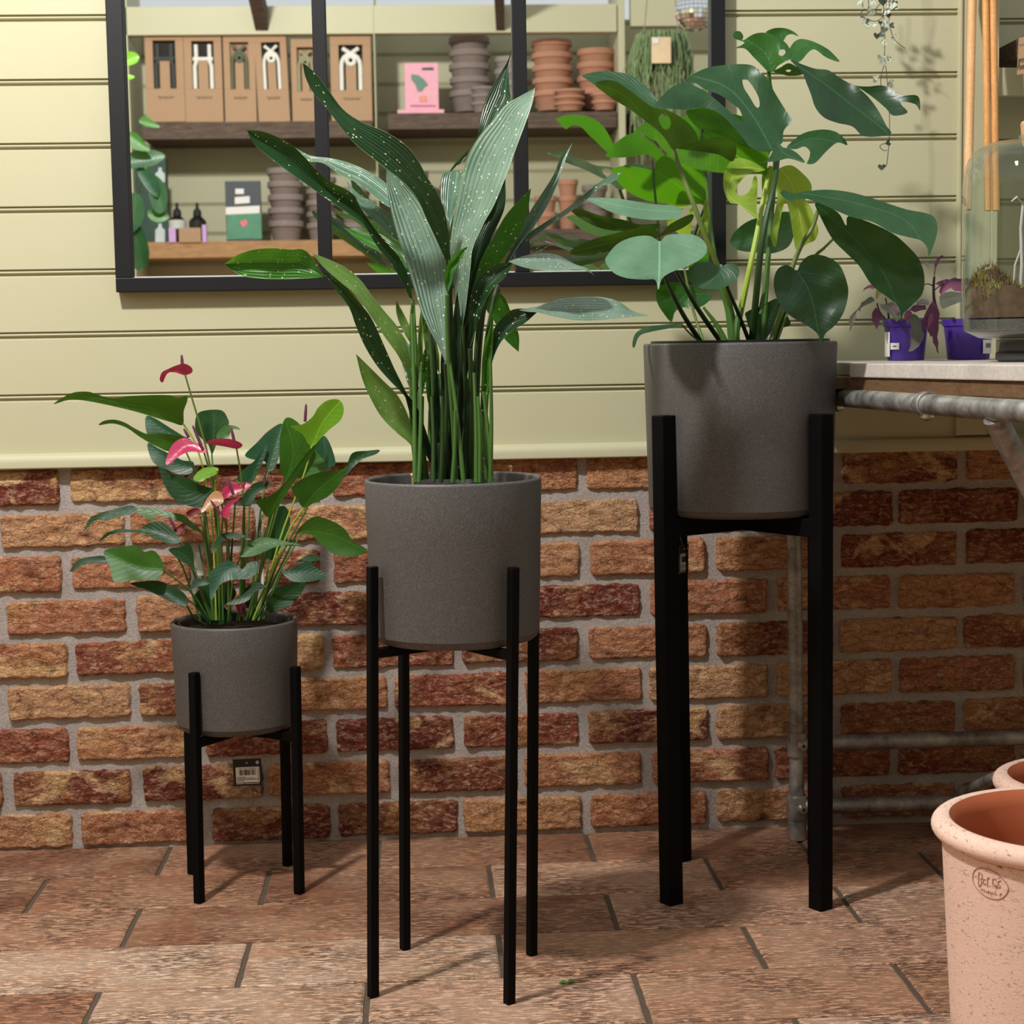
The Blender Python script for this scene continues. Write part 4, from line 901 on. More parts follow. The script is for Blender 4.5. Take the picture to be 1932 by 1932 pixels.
# left side
A([(148,372),(205,375),(272,398),(335,432),(385,478),(440,538),(500,590),(560,618),(605,650),(630,700),(690,790),(750,860),(800,920),(835,1000),(850,1090)],[(148,372),(178,430),(250,492),(320,546),(400,602),(470,652),(540,700),(600,742),(645,775),(700,865),(742,915),(785,980),(820,1040),(840,1090),(850,1090)],-.02,.02,Ldark,[(862,1300),(866,1500),(860,1850)],smat=S_green,fold=.014)
A([(385,86),(440,132),(500,212),(560,288),(640,340),(720,372),(800,418),(860,478),(912,570),(962,650),(992,740),(1006,850),(1000,950)],[(385,86),(394,142),(428,212),(488,282),(540,352),(608,432),(690,498),(745,542),(810,592),(870,662),(905,740),(945,825),(980,900),(1000,950)],-.12,-.02,Ldark,[(1003,1100),(1000,1400),(1010,1850)],fold=.012,dl=.02,bulge=-.03)
A([(740,520),(738,580),(748,660),(764,740),(792,840),(822,930),(852,1030),(882,1130),(922,1220),(960,1290),(990,1360)],[(740,520),(810,590),(860,640),(905,700),(950,790),(978,860),(990,930),(998,1040),(1002,1130),(1004,1220),(996,1310),(990,1360)],.03,-.05,Ltoplit,[(995,1500),(985,1850)],fold=.012,bulge=.0)
A([(1370,192),(1292,235),(1240,266),(1190,330),(1130,400),(1085,480),(1058,570),(1038,680),(1018,780),(1010,900),(1020,1000),(1040,1100),(1062,1200)],[(1370,192),(1356,262),(1322,360),(1292,440),(1260,530),(1225,620),(1190,700),(1150,770),(1106,870),(1096,950),(1085,1050),(1075,1130),(1062,1200)],-.04,-.03,Ltoplit,[(1070,1500),(1075,1850)],fold=.012,dl=.03,dr=-.03)
A([(1244,575),(1185,700),(1125,800),(1085,950),(1062,1100),(1060,1250)],[(1244,575),(1240,700),(1185,830),(1142,950),(1112,1100),(1060,1250)],.04,.0,Lblade,[(1065,1500),(1060,1850)])
A([(425,893),(500,922),(572,958),(632,1010),(682,1078),(732,1140),(782,1200),(822,1270),(848,1380),(858,1500)],[(425,893),(470,950),(540,1012),(600,1062),(645,1120),(692,1190),(742,1262),(790,1330),(828,1410),(858,1500)],-.06,-.02,Lpale,[(868,1650),(875,1850)],smat=S_green,dl=.02,dr=-.01)
A([(52,940),(110,900),(180,878),(260,872),(330,878),(400,885),(478,992)],[(52,940),(118,985),(200,1000),(300,1003),(400,1000),(440,997),(478,992)],-.02,-.08,Lmid,fold=.004,dl=-.02,dr=.0)
A([(470,965),(560,1030),(640,1120),(682,1180),(732,1290),(772,1380),(802,1440),(842,1520),(880,1580)],[(470,965),(520,1042),(580,1122),(610,1202),(650,1292),(700,1372),(752,1432),(810,1492),(880,1580)],-.10,-.05,Ldark,fold=.008)
A([(810,1470),(868,1545),(905,1640),(928,1720),(938,1800)],[(810,1470),(846,1600),(882,1700),(918,1770),(938,1800)],-.06,-.03,Lblade,[(940,1850)])
A([(610,1320),(662,1370),(722,1430),(782,1490),(822,1560),(848,1640),(866,1740)],[(610,1320),(638,1430),(678,1520),(720,1590),(780,1652),(832,1695),(866,1740)],-.05,-.03,Lpale,[(872,1800),(888,1850)],smat=S_green,fold=.008,dl=.01)
# right side
A([(1352,618),(1290,680),(1240,740),(1200,810),(1160,880),(1130,950),(1110,1040),(1100,1130)],[(1352,618),(1337,720),(1312,800),(1272,860),(1232,920),(1182,985),(1140,1050),(1100,1130)],-.03,-.01,Lmid,[(1095,1400),(1085,1850)],dr=.012)
A([(1528,424),(1480,482),(1448,560),(1398,640),(1358,700),(1308,790),(1275,860),(1225,960),(1160,1060)],[(1528,424),(1492,512),(1462,602),(1432,672),(1392,742),(1362,785),(1302,862),(1240,960),(1160,1060)],.05,.01,Ltoplit,[(1120,1300),(1110,1850)],dr=-.01)
A([(1740,550),(1690,562),(1622,608),(1560,660),(1480,720),(1400,770),(1340,812),(1290,850),(1250,930),(1200,1020)],[(1740,550),(1705,588),(1650,612),(1585,668),(1505,728),(1425,780),(1360,828),(1300,872),(1258,940),(1200,1020)],.02,.02,Lsheen,[(1150,1150),(1125,1500),(1120,1850)],dl=.01)
A([(1085,863),(1040,888),(998,940),(986,1000),(996,1070)],[(1085,863),(1056,920),(1026,970),(1014,1020),(996,1070)],-.08,-.08,Lmid,[(1000,1300),(1020,1600),(1035,1850)],smat=S_green)
A([(1278,930),(1212,938),(1160,968),(1118,1010),(1098,1070),(1090,1150),(1092,1300)],[(1278,930),(1245,992),(1192,1042),(1152,1110),(1125,1200),(1092,1300)],-.05,-.04,Ldark,[(1100,1500),(1100,1850)])
A([(1622,990),(1590,958),(1540,940),(1470,903),(1400,893),(1330,903),(1255,928)],[(1622,990),(1600,974),(1550,962),(1480,968),(1400,966),(1320,953),(1255,928)],-.02,-.06,Ltoplit,dl=.05,dr=-.02)
A([(1428,856),(1390,862),(1355,892)],[(1428,856),(1400,880),(1355,892)],-.02,-.03,Lsheen)
A([(1380,1142),(1312,1128),(1262,1138),(1220,1178),(1190,1230),(1178,1330),(1168,1450)],[(1380,1142),(1325,1190),(1272,1222),(1225,1270),(1200,1320),(1185,1370),(1168,1450)],-.04,-.03,Ldark,[(1160,1600),(1165,1850)],smat=S_green)
A([(1855,1158),(1785,1138),(1722,1098),(1640,1078),(1540,1078),(1460,1090),(1380,1118),(1300,1134)],[(1855,1158),(1722,1170),(1620,1179),(1530,1177),(1450,1162),(1380,1145),(1340,1142),(1300,1134)],.0,-.05,Ltoplit,dl=.06,dr=-.02)
A([(1194,1065),(1178,1200),(1150,1300),(1142,1420),(1148,1560)],[(1194,1065),(1192,1200),(1186,1330),(1176,1440),(1148,1560)],-.07,-.05,Lmid,[(1150,1700),(1185,1850)],smat=S_green)
# inner blades and sheaths
for i, (x0, y0, x1, y1, wd, m_) in enumerate(((1005,1000,1010,1480,32,Lblade),(1040,1050,1030,1560,34,Lblade),(1085,1130,1065,1500,36,Lblade),(1120,1080,1075,1420,30,Lblade),(975,1290,990,1620,22,Lblade),(1100,1320,1130,1620,20,Lmid),(920,1330,925,1560,34,Lmid),(950,1380,965,1700,22,Lblade),(1060,1380,1050,1800,26,Lblade),(1020,1450,1000,1780,16,Lblade),(1110,1560,1105,1760,26,Lsheen),(905,1290,890,1500,26,Lmid),(1045,1250,1120,1700,20,Lmid),(850,1080,846,1380,22,Lpale),(886,1130,880,1480,22,Lpale))):
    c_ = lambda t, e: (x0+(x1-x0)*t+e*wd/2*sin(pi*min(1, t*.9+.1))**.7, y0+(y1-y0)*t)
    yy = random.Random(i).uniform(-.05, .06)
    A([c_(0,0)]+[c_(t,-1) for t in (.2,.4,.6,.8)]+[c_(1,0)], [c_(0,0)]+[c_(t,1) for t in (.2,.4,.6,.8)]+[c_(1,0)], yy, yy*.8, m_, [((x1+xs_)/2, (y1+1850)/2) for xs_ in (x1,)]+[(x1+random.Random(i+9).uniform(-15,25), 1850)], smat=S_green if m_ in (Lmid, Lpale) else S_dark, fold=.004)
for i, (xa, ya, xb) in enumerate(((846,1150,860),(852,1500,862),(884,1400,876),(930,1500,938),(1000,1300,1066),(1110,1400,1120),(1128,1500,1134),(1150,1480,1186),(1030,1560,1020),(975,1500,970),(1180,1340,1180))):
    stem(asp, T, [(xa, ya), ((xa+xb)/2+4, (ya+1850)/2), (xb, 1865)], [C-.04-.004*i, C-.07], .0022, .0034, S_green if i not in (3, 9) else S_dark)
for px_, py_, pt in ((1265,1800,(1268,1862)), (848,1835,(850,1865))):
    b = MB(); q = [at(*T(px_, py_), -.62), at(*T(*pt), -.62), at(*T(pt[0], pt[1]+20), -.62)]; b.tube(q, .0022, 8); b.ball(q[0], .0035, 8); b.build('support_stick', M_pole, asp, smooth=True)

# ---------------------------------------------------------------- anthurium
T1 = lambda x, y: (80+x/3.01875, 640+y/3.01875)
ant = plant_root('anthurium', 'bushy anthurium with pink flowers in the smallest pot', 'small', liner=True, dz=-.016)
C1 = -.243
def P_(pts, mid, dy, tilt, mat, st=None, r=.0019, smat=None, **kw):
    kw.setdefault('wav', .005); poly(ant, T1, pts, mid, C1+dy, tilt*.65, mat, step=7, **kw)
    if st: stem(ant, T1, [mid[0]]+st, [C1+dy, C1+dy*.2], .0014, r, smat or S_green)
P_([(590,440),(640,450),(720,500),(800,550),(830,570),(760,640),(700,600),(620,560),(590,520)],[(820,580),(700,520),(595,445)],.08,.3,A_teal)
P_([(600,590),(660,620),(740,660),(800,690),(860,700),(850,760),(780,770),(700,740),(640,710),(610,660)],[(860,730),(740,700),(602,600)],.06,.4,A_teal,[(930,1000),(990,1600)])
P_([(1155,655),(1220,590),(1290,520),(1370,482),(1365,600),(1330,720),(1285,760),(1270,700),(1230,690),(1180,680)],[(1285,757),(1320,640),(1368,485)],.06,.5,A_teal,[(1240,1000),(1180,1600)])
P_([(1105,800),(1160,730),(1210,690),(1275,608),(1265,680),(1230,750),(1190,820)],[(1190,818),(1220,730),(1274,610)],.05,.3,A_teal,[(1170,1100),(1130,1600)])
P_([(1550,620),(1600,550),(1640,600),(1670,700),(1650,725),(1610,735),(1580,690)],[(1600,735),(1610,650),(1600,552)],.06,.3,A_teal)
P_([(1250,1200),(1300,1000),(1380,950),(1410,1050),(1350,1200),(1300,1260)],[(1290,1250),(1340,1100),(1385,955)],.08,.1,A_dark,[(1250,1600)])
P_([(880,430),(930,405),(1020,405),(1055,450),(1060,490),(1010,540),(990,600),(965,655),(945,600),(900,560),(870,510)],[(965,653),(975,540),(975,407)],.06,.3,A_dark,[(980,900),(1020,1600)])
P_([(990,560),(1010,510),(1050,490),(1100,495),(1128,515),(1080,515),(1060,560),(1020,565)],[(992,562),(1050,520),(1126,515)],.03,.6,A_mid)
P_([(860,1480),(920,1400),(965,1430),(955,1500),(920,1560)],[(920,1555),(920,1480),(922,1405)],.0,.1,A_dark); P_([(975,1440),(1040,1385),(1105,1440),(1065,1500),(1000,1510)],[(1040,1505),(1040,1450),(1042,1388)],.02,.1,A_dark)
P_([(1100,1490),(1180,1400),(1225,1450),(1205,1540),(1140,1520)],[(1150,1535),(1170,1470),(1182,1405)],.02,.1,A_dark); P_([(900,1560),(960,1500),(1040,1530),(1080,1600),(980,1625)],[(990,1620),(980,1560),(960,1505)],.0,.1,A_dark)
P_([(65,370),(110,335),(180,303),(260,299),(310,314),(400,337),(480,325),(600,318),(720,318),(770,335),(820,322),(826,350),(805,410),(800,487),(740,475),(640,445),(540,415),(440,390),(340,368),(240,350),(150,346)],[(800,480),(640,400),(430,362),(250,330),(65,370)],-.02,-.9,A_mid,[(860,570),(920,760),(970,1100),(990,1600)],smat=S_lime,fold=.4,droop=.03)
P_([(322,490),(350,465),(410,458),(470,475),(530,510),(600,540),(680,535),(770,550),(850,580),(740,640),(650,610),(560,560),(480,505),(400,480)],[(800,600),(640,565),(480,495),(322,490)],-.01,-.8,A_mid,[(880,800),(930,1100),(970,1600)],fold=.3,droop=.02)
P_([(665,725),(740,770),(820,790),(900,830),(980,860),(920,920),(900,960),(820,945),(750,910),(710,860),(680,790)],[(975,862),(830,860),(668,730)],-.05,.15,A_dark,[(1000,1000),(1020,1300),(1030,1600)])
P_([(1350,600),(1360,520),(1380,455),(1420,450),(1480,500),(1530,590),(1500,680),(1430,760),(1390,800),(1355,740)],[(1395,795),(1430,640),(1385,455)],.0,.05,A_mid,[(1330,1000),(1240,1350),(1180,1600)],lean=.3)
P_([(1500,680),(1540,610),(1560,640),(1610,700),(1610,740),(1540,770),(1470,790),(1440,770)],[(1460,785),(1520,700),(1545,615)],.02,.2,A_mid)
P_([(1410,495),(1480,485),(1540,440),(1570,390),(1620,350),(1680,342),(1710,370),(1715,420),(1690,470),(1640,510),(1590,560),(1540,607),(1510,590),(1480,540)],[(1540,600),(1600,470),(1700,350)],-.02,-.3,A_bright,[(1480,800),(1350,1150),(1230,1600)],smat=S_lime,lean=-.3)
P_([(1715,785),(1740,700),(1770,645),(1850,635),(1920,630),(1900,655),(1830,680),(1780,720)],[(1720,780),(1770,690),(1918,632)],-.02,.5,A_dark)
P_([(1420,850),(1470,800),(1540,770),(1620,750),(1700,745),(1740,720),(1690,830),(1620,900),(1550,930),(1490,962),(1450,910)],[(1490,958),(1580,850),(1740,722)],-.04,-.2,A_mid,[(1400,1100),(1280,1400),(1200,1600)],smat=S_lime,lean=.3)
P_([(1220,920),(1300,890),(1380,820),(1450,720),(1530,620),(1582,583),(1540,650),(1470,760),(1410,850),(1360,930),(1290,1015),(1240,960)],[(1290,1012),(1370,860),(1580,585)],-.05,-.5,A_mid,[(1270,1150),(1220,1400),(1160,1600)],lean=.4)
P_([(1455,1095),(1510,1030),(1570,1010),(1660,1040),(1730,1090),(1770,1150),(1845,1195),(1825,1225),(1740,1240),(1660,1222),(1590,1170),(1530,1115)],[(1455,1095),(1640,1110),(1840,1205)],-.02,-.1,A_mid,[(1380,1250),(1280,1450),(1220,1600)],lean=-.2)
P_([(1130,940),(1150,880),(1200,825),(1270,808),(1318,825),(1270,845),(1220,890),(1185,950)],[(1150,948),(1220,860),(1316,825)],-.03,.5,A_dark,[(1140,1100),(1120,1600)])
P_([(235,1097),(270,1020),(330,990),(400,970),(510,946),(540,985),(450,1008),(370,1033),(300,1033)],[(535,970),(380,1005),(237,1095)],-.02,.7,A_dark)
P_([(530,965),(620,960),(730,985),(800,1000),(860,1050),(915,1100),(860,1085),(790,1040),(720,1020),(640,1000),(640,1035),(560,1000)],[(910,1098),(760,1010),(535,965)],-.02,.9,A_mid,[(940,1250),(980,1600)])
P_([(322,1155),(370,1100),(450,1080),(540,1085),(600,1050),(660,1038),(720,1060),(770,1120),(788,1155),(720,1165),(650,1140),(570,1105),(460,1100),(390,1112)],[(785,1155),(620,1090),(450,1090),(325,1153)],-.04,.9,A_dark,[(850,1300),(960,1600)],droop=.02)
P_([(155,1325),(200,1260),(270,1240),(352,1235),(372,1275),(280,1275),(210,1297)],[(370,1255),(260,1258),(157,1323)],-.02,.6,A_dark)
P_([(350,1208),(440,1185),(530,1175),(580,1210),(630,1203),(670,1240),(690,1300),(670,1357),(640,1372),(520,1372),(410,1382),(385,1300)],[(685,1310),(530,1290),(352,1210)],-.06,.5,A_mid,[(790,1390),(870,1470),(950,1600)],fold=.35)
P_([(500,1393),(560,1380),(650,1375),(730,1400),(800,1440),(832,1490),(815,1522),(760,1510),(680,1470),(600,1430)],[(820,1510),(680,1430),(502,1393)],-.06,.7,A_dark,[(860,1580),(930,1630)])
P_([(718,1195),(800,1180),(830,1148),(860,1220),(865,1290),(880,1312),(820,1280),(770,1250)],[(725,1195),(800,1225),(878,1310)],-.05,.2,A_dark,[(800,1300),(900,1600)])
P_([(840,1430),(860,1370),(900,1360),(950,1375),(940,1400),(880,1410)],[(950,1385),(900,1385),(842,1428)],-.06,.6,A_dark)
P_([(950,1400),(955,1330),(1000,1290),(1060,1258),(1110,1290),(1140,1310),(1170,1275),(1222,1268),(1218,1330),(1170,1365),(1080,1370),(1010,1400),(963,1485)],[(1145,1308),(1050,1320),(963,1482)],-.09,.8,A_teal,[(1140,1450),(1110,1600)],fold=.2,droop=-.01)
P_([(1120,1235),(1170,1170),(1240,1130),(1320,1135),(1400,1155),(1475,1170),(1400,1170),(1330,1182),(1260,1212),(1190,1237)],[(1130,1232),(1250,1165),(1473,1170)],-.06,.9,A_mid,[(1090,1350),(1060,1600)])
P_([(975,1202),(990,1140),(1040,1103),(1120,1105),(1192,1145),(1100,1135),(1040,1142),(1000,1182)],[(1190,1143),(1080,1118),(977,1200)],-.06,.9,A_dark)
P_([(1363,1320),(1400,1310),(1470,1280),(1520,1262),(1560,1300),(1622,1348),(1540,1377),(1460,1384),(1400,1367)],[(1368,1325),(1480,1325),(1620,1348)],-.07,.7,A_teal,[(1310,1450),(1210,1600)])
P_([(1440,1275),(1500,1235),(1540,1225),(1592,1255),(1520,1267)],[(1445,1273),(1520,1248),(1590,1255)],-.03,.6,A_dark)
P_([(1275,1480),(1310,1430),(1380,1400),(1492,1383),(1480,1440),(1420,1510),(1350,1540),(1290,1560),(1280,1520)],[(1285,1555),(1370,1470),(1490,1385)],-.04,.2,A_dark)
P_([(1045,1507),(1120,1470),(1180,1420),(1210,1380),(1272,1410),(1210,1440),(1170,1490),(1100,1512)],[(1270,1408),(1180,1460),(1047,1505)],-.10,.7,A_dark,[(1180,1600)])
P_([(860,800),(880,760),(930,730),(1000,733),(990,770),(940,790),(900,812)],[(995,745),(930,765),(862,798)],-.06,.3,A_bright,[(995,800),(985,850),(1000,1100)],smat=S_lime)
for i, (a_, c_) in enumerate((((1000,900),(1010,1600)),((1100,900),(1060,1600)),((1370,800),(1200,1600)),((1510,960),(1230,1600)),((1150,960),(1150,1600)),((900,1010),(1000,1600)),((890,1170),(960,1600)),((1060,1100),(1070,1600)),((1250,1000),(1200,1600)),((1480,1100),(1260,1590)),((700,1400),(960,1620)))):
    mx_ = ((a_[0]+c_[0])/2+(c_[0]-a_[0])*.12, (a_[1]+c_[1])/2); stem(ant, T1, [a_, mx_, c_], [C1-.03+.008*i, C1], .0015, .0021, (S_green, S_dark, S_olive)[i % 3])
SP = leaf_mat('pink_spathe', rgb(176,34,78), rgb(206,60,104), 'arum', .3, rgb(240,90,130), rough=.3); SPd = leaf_mat('maroon_spathe', rgb(96,24,40), rgb(130,36,56), 'arum', .2, rgb(160,50,70)); SPo = leaf_mat('green_pink_spathe', rgb(170,120,70), rgb(198,140,90), 'arum', .3, rgb(220,150,80))
M_spad = flat('purple_spadix', rgb(92,36,66), .6, var=.3, scale=400, bump=.5)
def flower(sp, mid, dy, tilt, mat, spad, st=None, **kw):
    b = MB(); a_, c_ = at(*T1(*spad[0]), C1+dy-.004), at(*T1(*spad[1]), C1+dy-.004); b.tube([a_, a_.lerp(c_, .5), a_.lerp(c_, .9), c_], [.0026,.0026,.0019,.0008], 10)
    f = b.build('flower', M_spad, ant, smooth=True)
    poly(f, T1, sp, mid, C1+dy, tilt, mat, step=5, name='spathe', **kw)
    if st: stem(ant, T1, [mid[0]]+st, [C1+dy, C1], .0015, .0019, S_olive, name='flower_stem')
flower([(668,230),(680,190),(710,172),(760,150),(810,139),(850,162),(852,190),(810,205),(760,190),(720,190),(700,215),(685,247)],[(812,200),(750,170),(685,245)],-.02,-.6,SP,((797,150),(793,88)),[(850,330),(900,500),(950,700),(1000,1000),(1030,1600)],fold=.3)
flower([(708,717),(715,650),(750,590),(810,561),(860,585),(910,600),(932,647),(850,640),(790,660)],[(920,640),(820,610),(708,715)],-.05,.7,SP,((905,605),(855,490)),[(960,800),(990,1100),(1010,1600)],fold=.35)
flower([(928,590),(980,568),(1060,567),(1120,585),(1140,605),(1110,624),(1040,612),(970,600)],[(1105,618),(1030,590),(930,590)],-.04,-.8,SP,((1092,580),(1075,503)),[(1135,810),(1150,1100),(1130,1600)])
flower([(1120,847),(1150,813),(1202,835),(1180,852)],[(1125,846),(1160,830),(1200,836)],-.02,.5,SP,((1267,820),(1265,756)))
flower([(1030,912),(1030,850),(1090,823),(1142,850),(1100,880),(1050,902)],[(1040,905),(1080,860),(1140,850)],-.06,.4,SP,((1086,876),(1054,798)),[(1050,1100),(1060,1600)])
flower([(905,987),(930,920),(975,868),(1015,873),(1032,920),(1000,950),(950,965)],[(1020,925),(970,920),(906,985)],-.08,.6,SPo,((835,560),(805,508)),[(1060,1200),(1060,1600)])
flower([(1018,1000),(1030,960),(1070,920),(1128,903),(1075,950),(1067,1005),(1045,1020)],[(1028,1012),(1050,960),(1125,905)],-.10,.1,SP,((1015,997),(958,918)),[(1020,1150),(1030,1600)])
flower([(740,1092),(790,1055),(822,1045),(795,1090),(765,1107)],[(745,1090),(780,1075),(820,1047)],-.02,.2,SPd,((755,1080),(722,1010)),[(840,1250),(970,1600)])
flower([(820,985),(870,960),(900,975),(860,1005),(830,1005)],[(825,1000),(860,985),(898,975)],.0,.3,SPd,((1496,470),(1502,368)))
flower([(1100,1510),(1130,1490),(1160,1520),(1150,1575),(1125,1570)],[(1130,1575),(1130,1530),(1132,1492)],-.06,0,SPd,((1135,1560),(1133,1520)))
for x0, y0, x1, y1 in ((874,1215,916,1345), (1225,1260,1262,1420)):
    b = MB(); b.box(*[tuple(f(a, c) for a, c in zip(at(*T1(x0, y0), C1+.03), at(*T1(x1, y1), C1+.031))) for f in (min, max)]); b.build('care_label', M_white, ant)

# ---------------------------------------------------------------- monstera
T2 = lambda x, y: (1000+x/2.415, y/2.415)
mon = plant_root('monstera', 'large monstera with split leaves in the tallest stand', 'big', liner=.004, dz=-.012)
C2 = -.333
def Q(pts, mid, dy, tilt, mat, **kw):
    kw.setdefault('wav', .015); kw['fold'] = kw.get('fold', .25)*1.5; return poly(mon, T2, pts, mid, C2+dy, tilt, mat, **kw)
def St(pts, dys, r0, r1, mat): stem(mon, T2, pts, [C2+d for d in dys], r0, r1, mat)
# hindmost
Q([(912,1110),(930,1060),(990,1010),(1080,980),(1180,965),(1205,1010),(1200,1080),(1170,1130),(1100,1155),(1020,1150),(950,1140)],[(1200,1010),(1060,1070),(914,1112)],.10,.5,M_grey)
Q([(575,1330),(600,1300),(660,1285),(740,1300),(790,1330),(822,1328),(824,1360),(790,1392),(740,1410),(700,1400),(660,1422),(645,1467),(610,1430),(580,1380)],[(790,1340),(700,1350),(645,1465)],.06,.0,M_mid)
Q([(985,1422),(1060,1390),(1130,1360),(1162,1420),(1187,1480),(1130,1500),(1100,1547),(1030,1552),(1000,1500),(985,1450)],[(1030,1545),(1080,1470),(1135,1365)],.02,.1,M_dark)
Q([(466,1570),(480,1520),(530,1490),(600,1480),(660,1475),(700,1475),(640,1495),(560,1510),(500,1530),(476,1583)],[(698,1476),(590,1490),(476,1580)],-.04,1.1,M_grey); St([(690,1478),(740,1530),(800,1570)],[-.04,0],.0012,.0018,S_olive)
# left group
Q([(262,905),(380,903),(560,930),(677,943),(677,992),(550,1002),(400,977),(300,932)],[(676,965),(480,950),(264,905)],.08,1.4,M_pale)  # top light on this leaf is put into its pale colour
Q([(185,955),(240,955),(330,985),(420,1000),(500,1022),(592,1020),(560,1047),(440,1054),(330,1042),(240,1002)],[(590,1030),(400,1020),(187,956)],.04,-.9,M_under)
Q([(180,1150),(260,1100),(400,1060),(550,1030),(592,1065),(640,1020),(735,975),(740,1003),(690,1042),(600,1075),(560,1090),(420,1130),(260,1167)],[(590,1070),(400,1100),(182,1150)],.0,-.8,M_under)
Q([(60,1095),(110,1110),(200,1130),(300,1150),(210,1152),(130,1125)],[(300,1150),(180,1130),(62,1096)],.05,1,M_grey)
Q([(545,1075),(470,1080),(400,1110),(355,1160),(343,1192),(380,1242),(440,1267),(520,1274),(570,1275),(585,1320),(600,1272),(640,1242),(720,1212),(782,1177),(807,1140),(790,1095),(740,1068),(680,1066),(620,1073),(592,1100)],[(590,1102),(590,1200),(585,1318)],-.16,1.0,M_pale,fold=.12,droop=-.02)
Q([(820,1195),(760,1200),(720,1230),(718,1270),(750,1302),(800,1317),(880,1312),(940,1272),(954,1230),(930,1203),(895,1203),(868,1215)],[(866,1212),(850,1255),(780,1312)],-.16,.8,M_grey,fold=.15)
# top leaf of the left stalk: upper face and the shaded underside
Q([(240,342),(330,324),(430,334),(500,370),(560,430),(590,492),(560,495),(520,475),(450,425),(380,378),(330,372),(300,388),(260,362)],[(585,488),(440,380),(242,343)],-.01,.9,M_grey,fold=.15)
Q([(295,383),(330,367),(390,371),(450,409),(510,454),(560,489),(620,500),(680,530),(740,580),(765,640),(700,662),(655,682),(640,670),(600,612),(540,562),(460,502),(380,452),(330,417)],[(652,678),(560,570),(420,430),(296,384)],-.06,-1.1,M_under,fold=-.15,holes=[[(585,532),(620,520),(642,560),(625,593),(600,577)]])
Q([(655,668),(720,640),(780,640),(860,625),(937,655),(925,735),(860,705),(770,690),(690,680)],[(656,675),(780,660),(930,700)],-.03,-1.0,M_under)
St([(652,676),(690,790),(745,930),(800,1080),(850,1200),(900,1350),(945,1560)],[-.06,-.06,-.07,-.07,-.06,-.04,0],.0038,.0052,S_olive)
# big centre leaf
Q([(1100,690),(1030,685),(980,650),(940,602),(880,545),(820,502),(760,492),(720,500),(640,496),(570,487),(590,450),(640,402),(700,378),(760,395),(830,440),(900,500),(962,552),(970,546),(955,500),(920,470),(860,430),(800,410),(752,378),(705,375),(740,340),(810,308),(890,296),(990,293),(1040,315),(1080,360),(1120,430),(1170,510),(1200,553),(1175,572),(1155,600),(1150,650),(1120,665)],[(1105,685),(1010,520),(900,400),(760,350)],-.05,.35,M_grey,holes=[[(968,363),(987,362),(1012,390),(1040,440),(1046,482),(1030,488),(1000,440),(975,400)]],fold=.12,lean=.06)
Q([(710,512),(745,498),(800,493),(860,515),(920,570),(970,630),(1005,675),(960,662),(880,620),(800,592),(755,575)],[(1000,672),(860,580),(712,515)],-.05,-1.0,M_mid,fold=-.1)
Q([(1020,742),(1070,735),(1100,700),(1125,643),(1150,670),(1180,677),(1220,700),(1252,742),(1180,722),(1120,735)],[(1130,660),(1160,700),(1250,740)],-.06,1.0,M_grey)
Q([(1170,672),(1200,640),(1250,605),(1330,590),(1392,600),(1432,632),(1445,662),(1400,650),(1350,690),(1300,742),(1262,746),(1272,720),(1275,690),(1250,668),(1210,680)],[(1180,672),(1290,630),(1443,660)],-.05,.8,M_grey,fold=.15)
St([(1130,700),(1110,850),(1075,1000),(1050,1150),(1035,1300),(1010,1560)],[0,-.05,-.07,-.07,-.05,0],.0045,.0062,S_dark)
# crown leaf
St([(1088,320),(1092,380),(1110,500),(1120,700),(1090,1100),(1060,1550)],[.02,.03,.05,.05,.03,.02],.0032,.0050,S_green)
Q([(1075,147),(1110,129),(1160,128),(1200,143),(1224,166),(1195,156),(1170,162),(1150,187),(1110,162)],[(1150,186),(1140,150),(1222,165)],.06,.4,M_mid)
Q([(1180,237),(1200,195),(1235,177),(1290,189),(1350,219),(1385,249),(1410,282),(1350,262),(1300,226),(1270,237),(1235,277),(1200,287)],[(1190,270),(1260,205),(1408,280)],.04,.5,M_mid)
Q([(1110,325),(1140,308),(1185,288),(1245,335),(1185,346),(1130,334)],[(1112,325),(1240,335)],.04,-.8,M_under,holes=[[(1165,322),(1178,317),(1190,321),(1178,328)]])
Q([(925,160),(935,143),(958,144),(972,165),(970,184),(1020,155),(1070,149),(1120,164),(1165,195),(1190,235),(1192,265),(1170,277),(1130,300),(1112,325),(1085,326),(1050,292),(1020,262),(980,222),(938,219),(965,205),(975,192),(933,176)],[(1100,324),(1070,240),(972,172)],.0,.1,M_mid,holes=[[(1138,229),(1158,226),(1164,240),(1150,254),(1133,249)]],fold=.2)
Q([(1185,272),(1240,293),(1300,313),(1360,320),(1420,360),(1480,388),(1540,394),(1600,389),(1650,405),(1690,434),(1767,437),(1777,503),(1755,475),(1700,463),(1690,475),(1720,513),(1655,527),(1620,492),(1560,442),(1500,402),(1540,440),(1585,500),(1622,570),(1642,612),(1525,622),(1470,577),(1400,560),(1340,536),(1300,490),(1280,430),(1260,380),(1240,332)],[(1190,278),(1340,380),(1470,480),(1625,600)],-.03,.45,M_dark,fold=.3,droop=-.03,lean=.1)
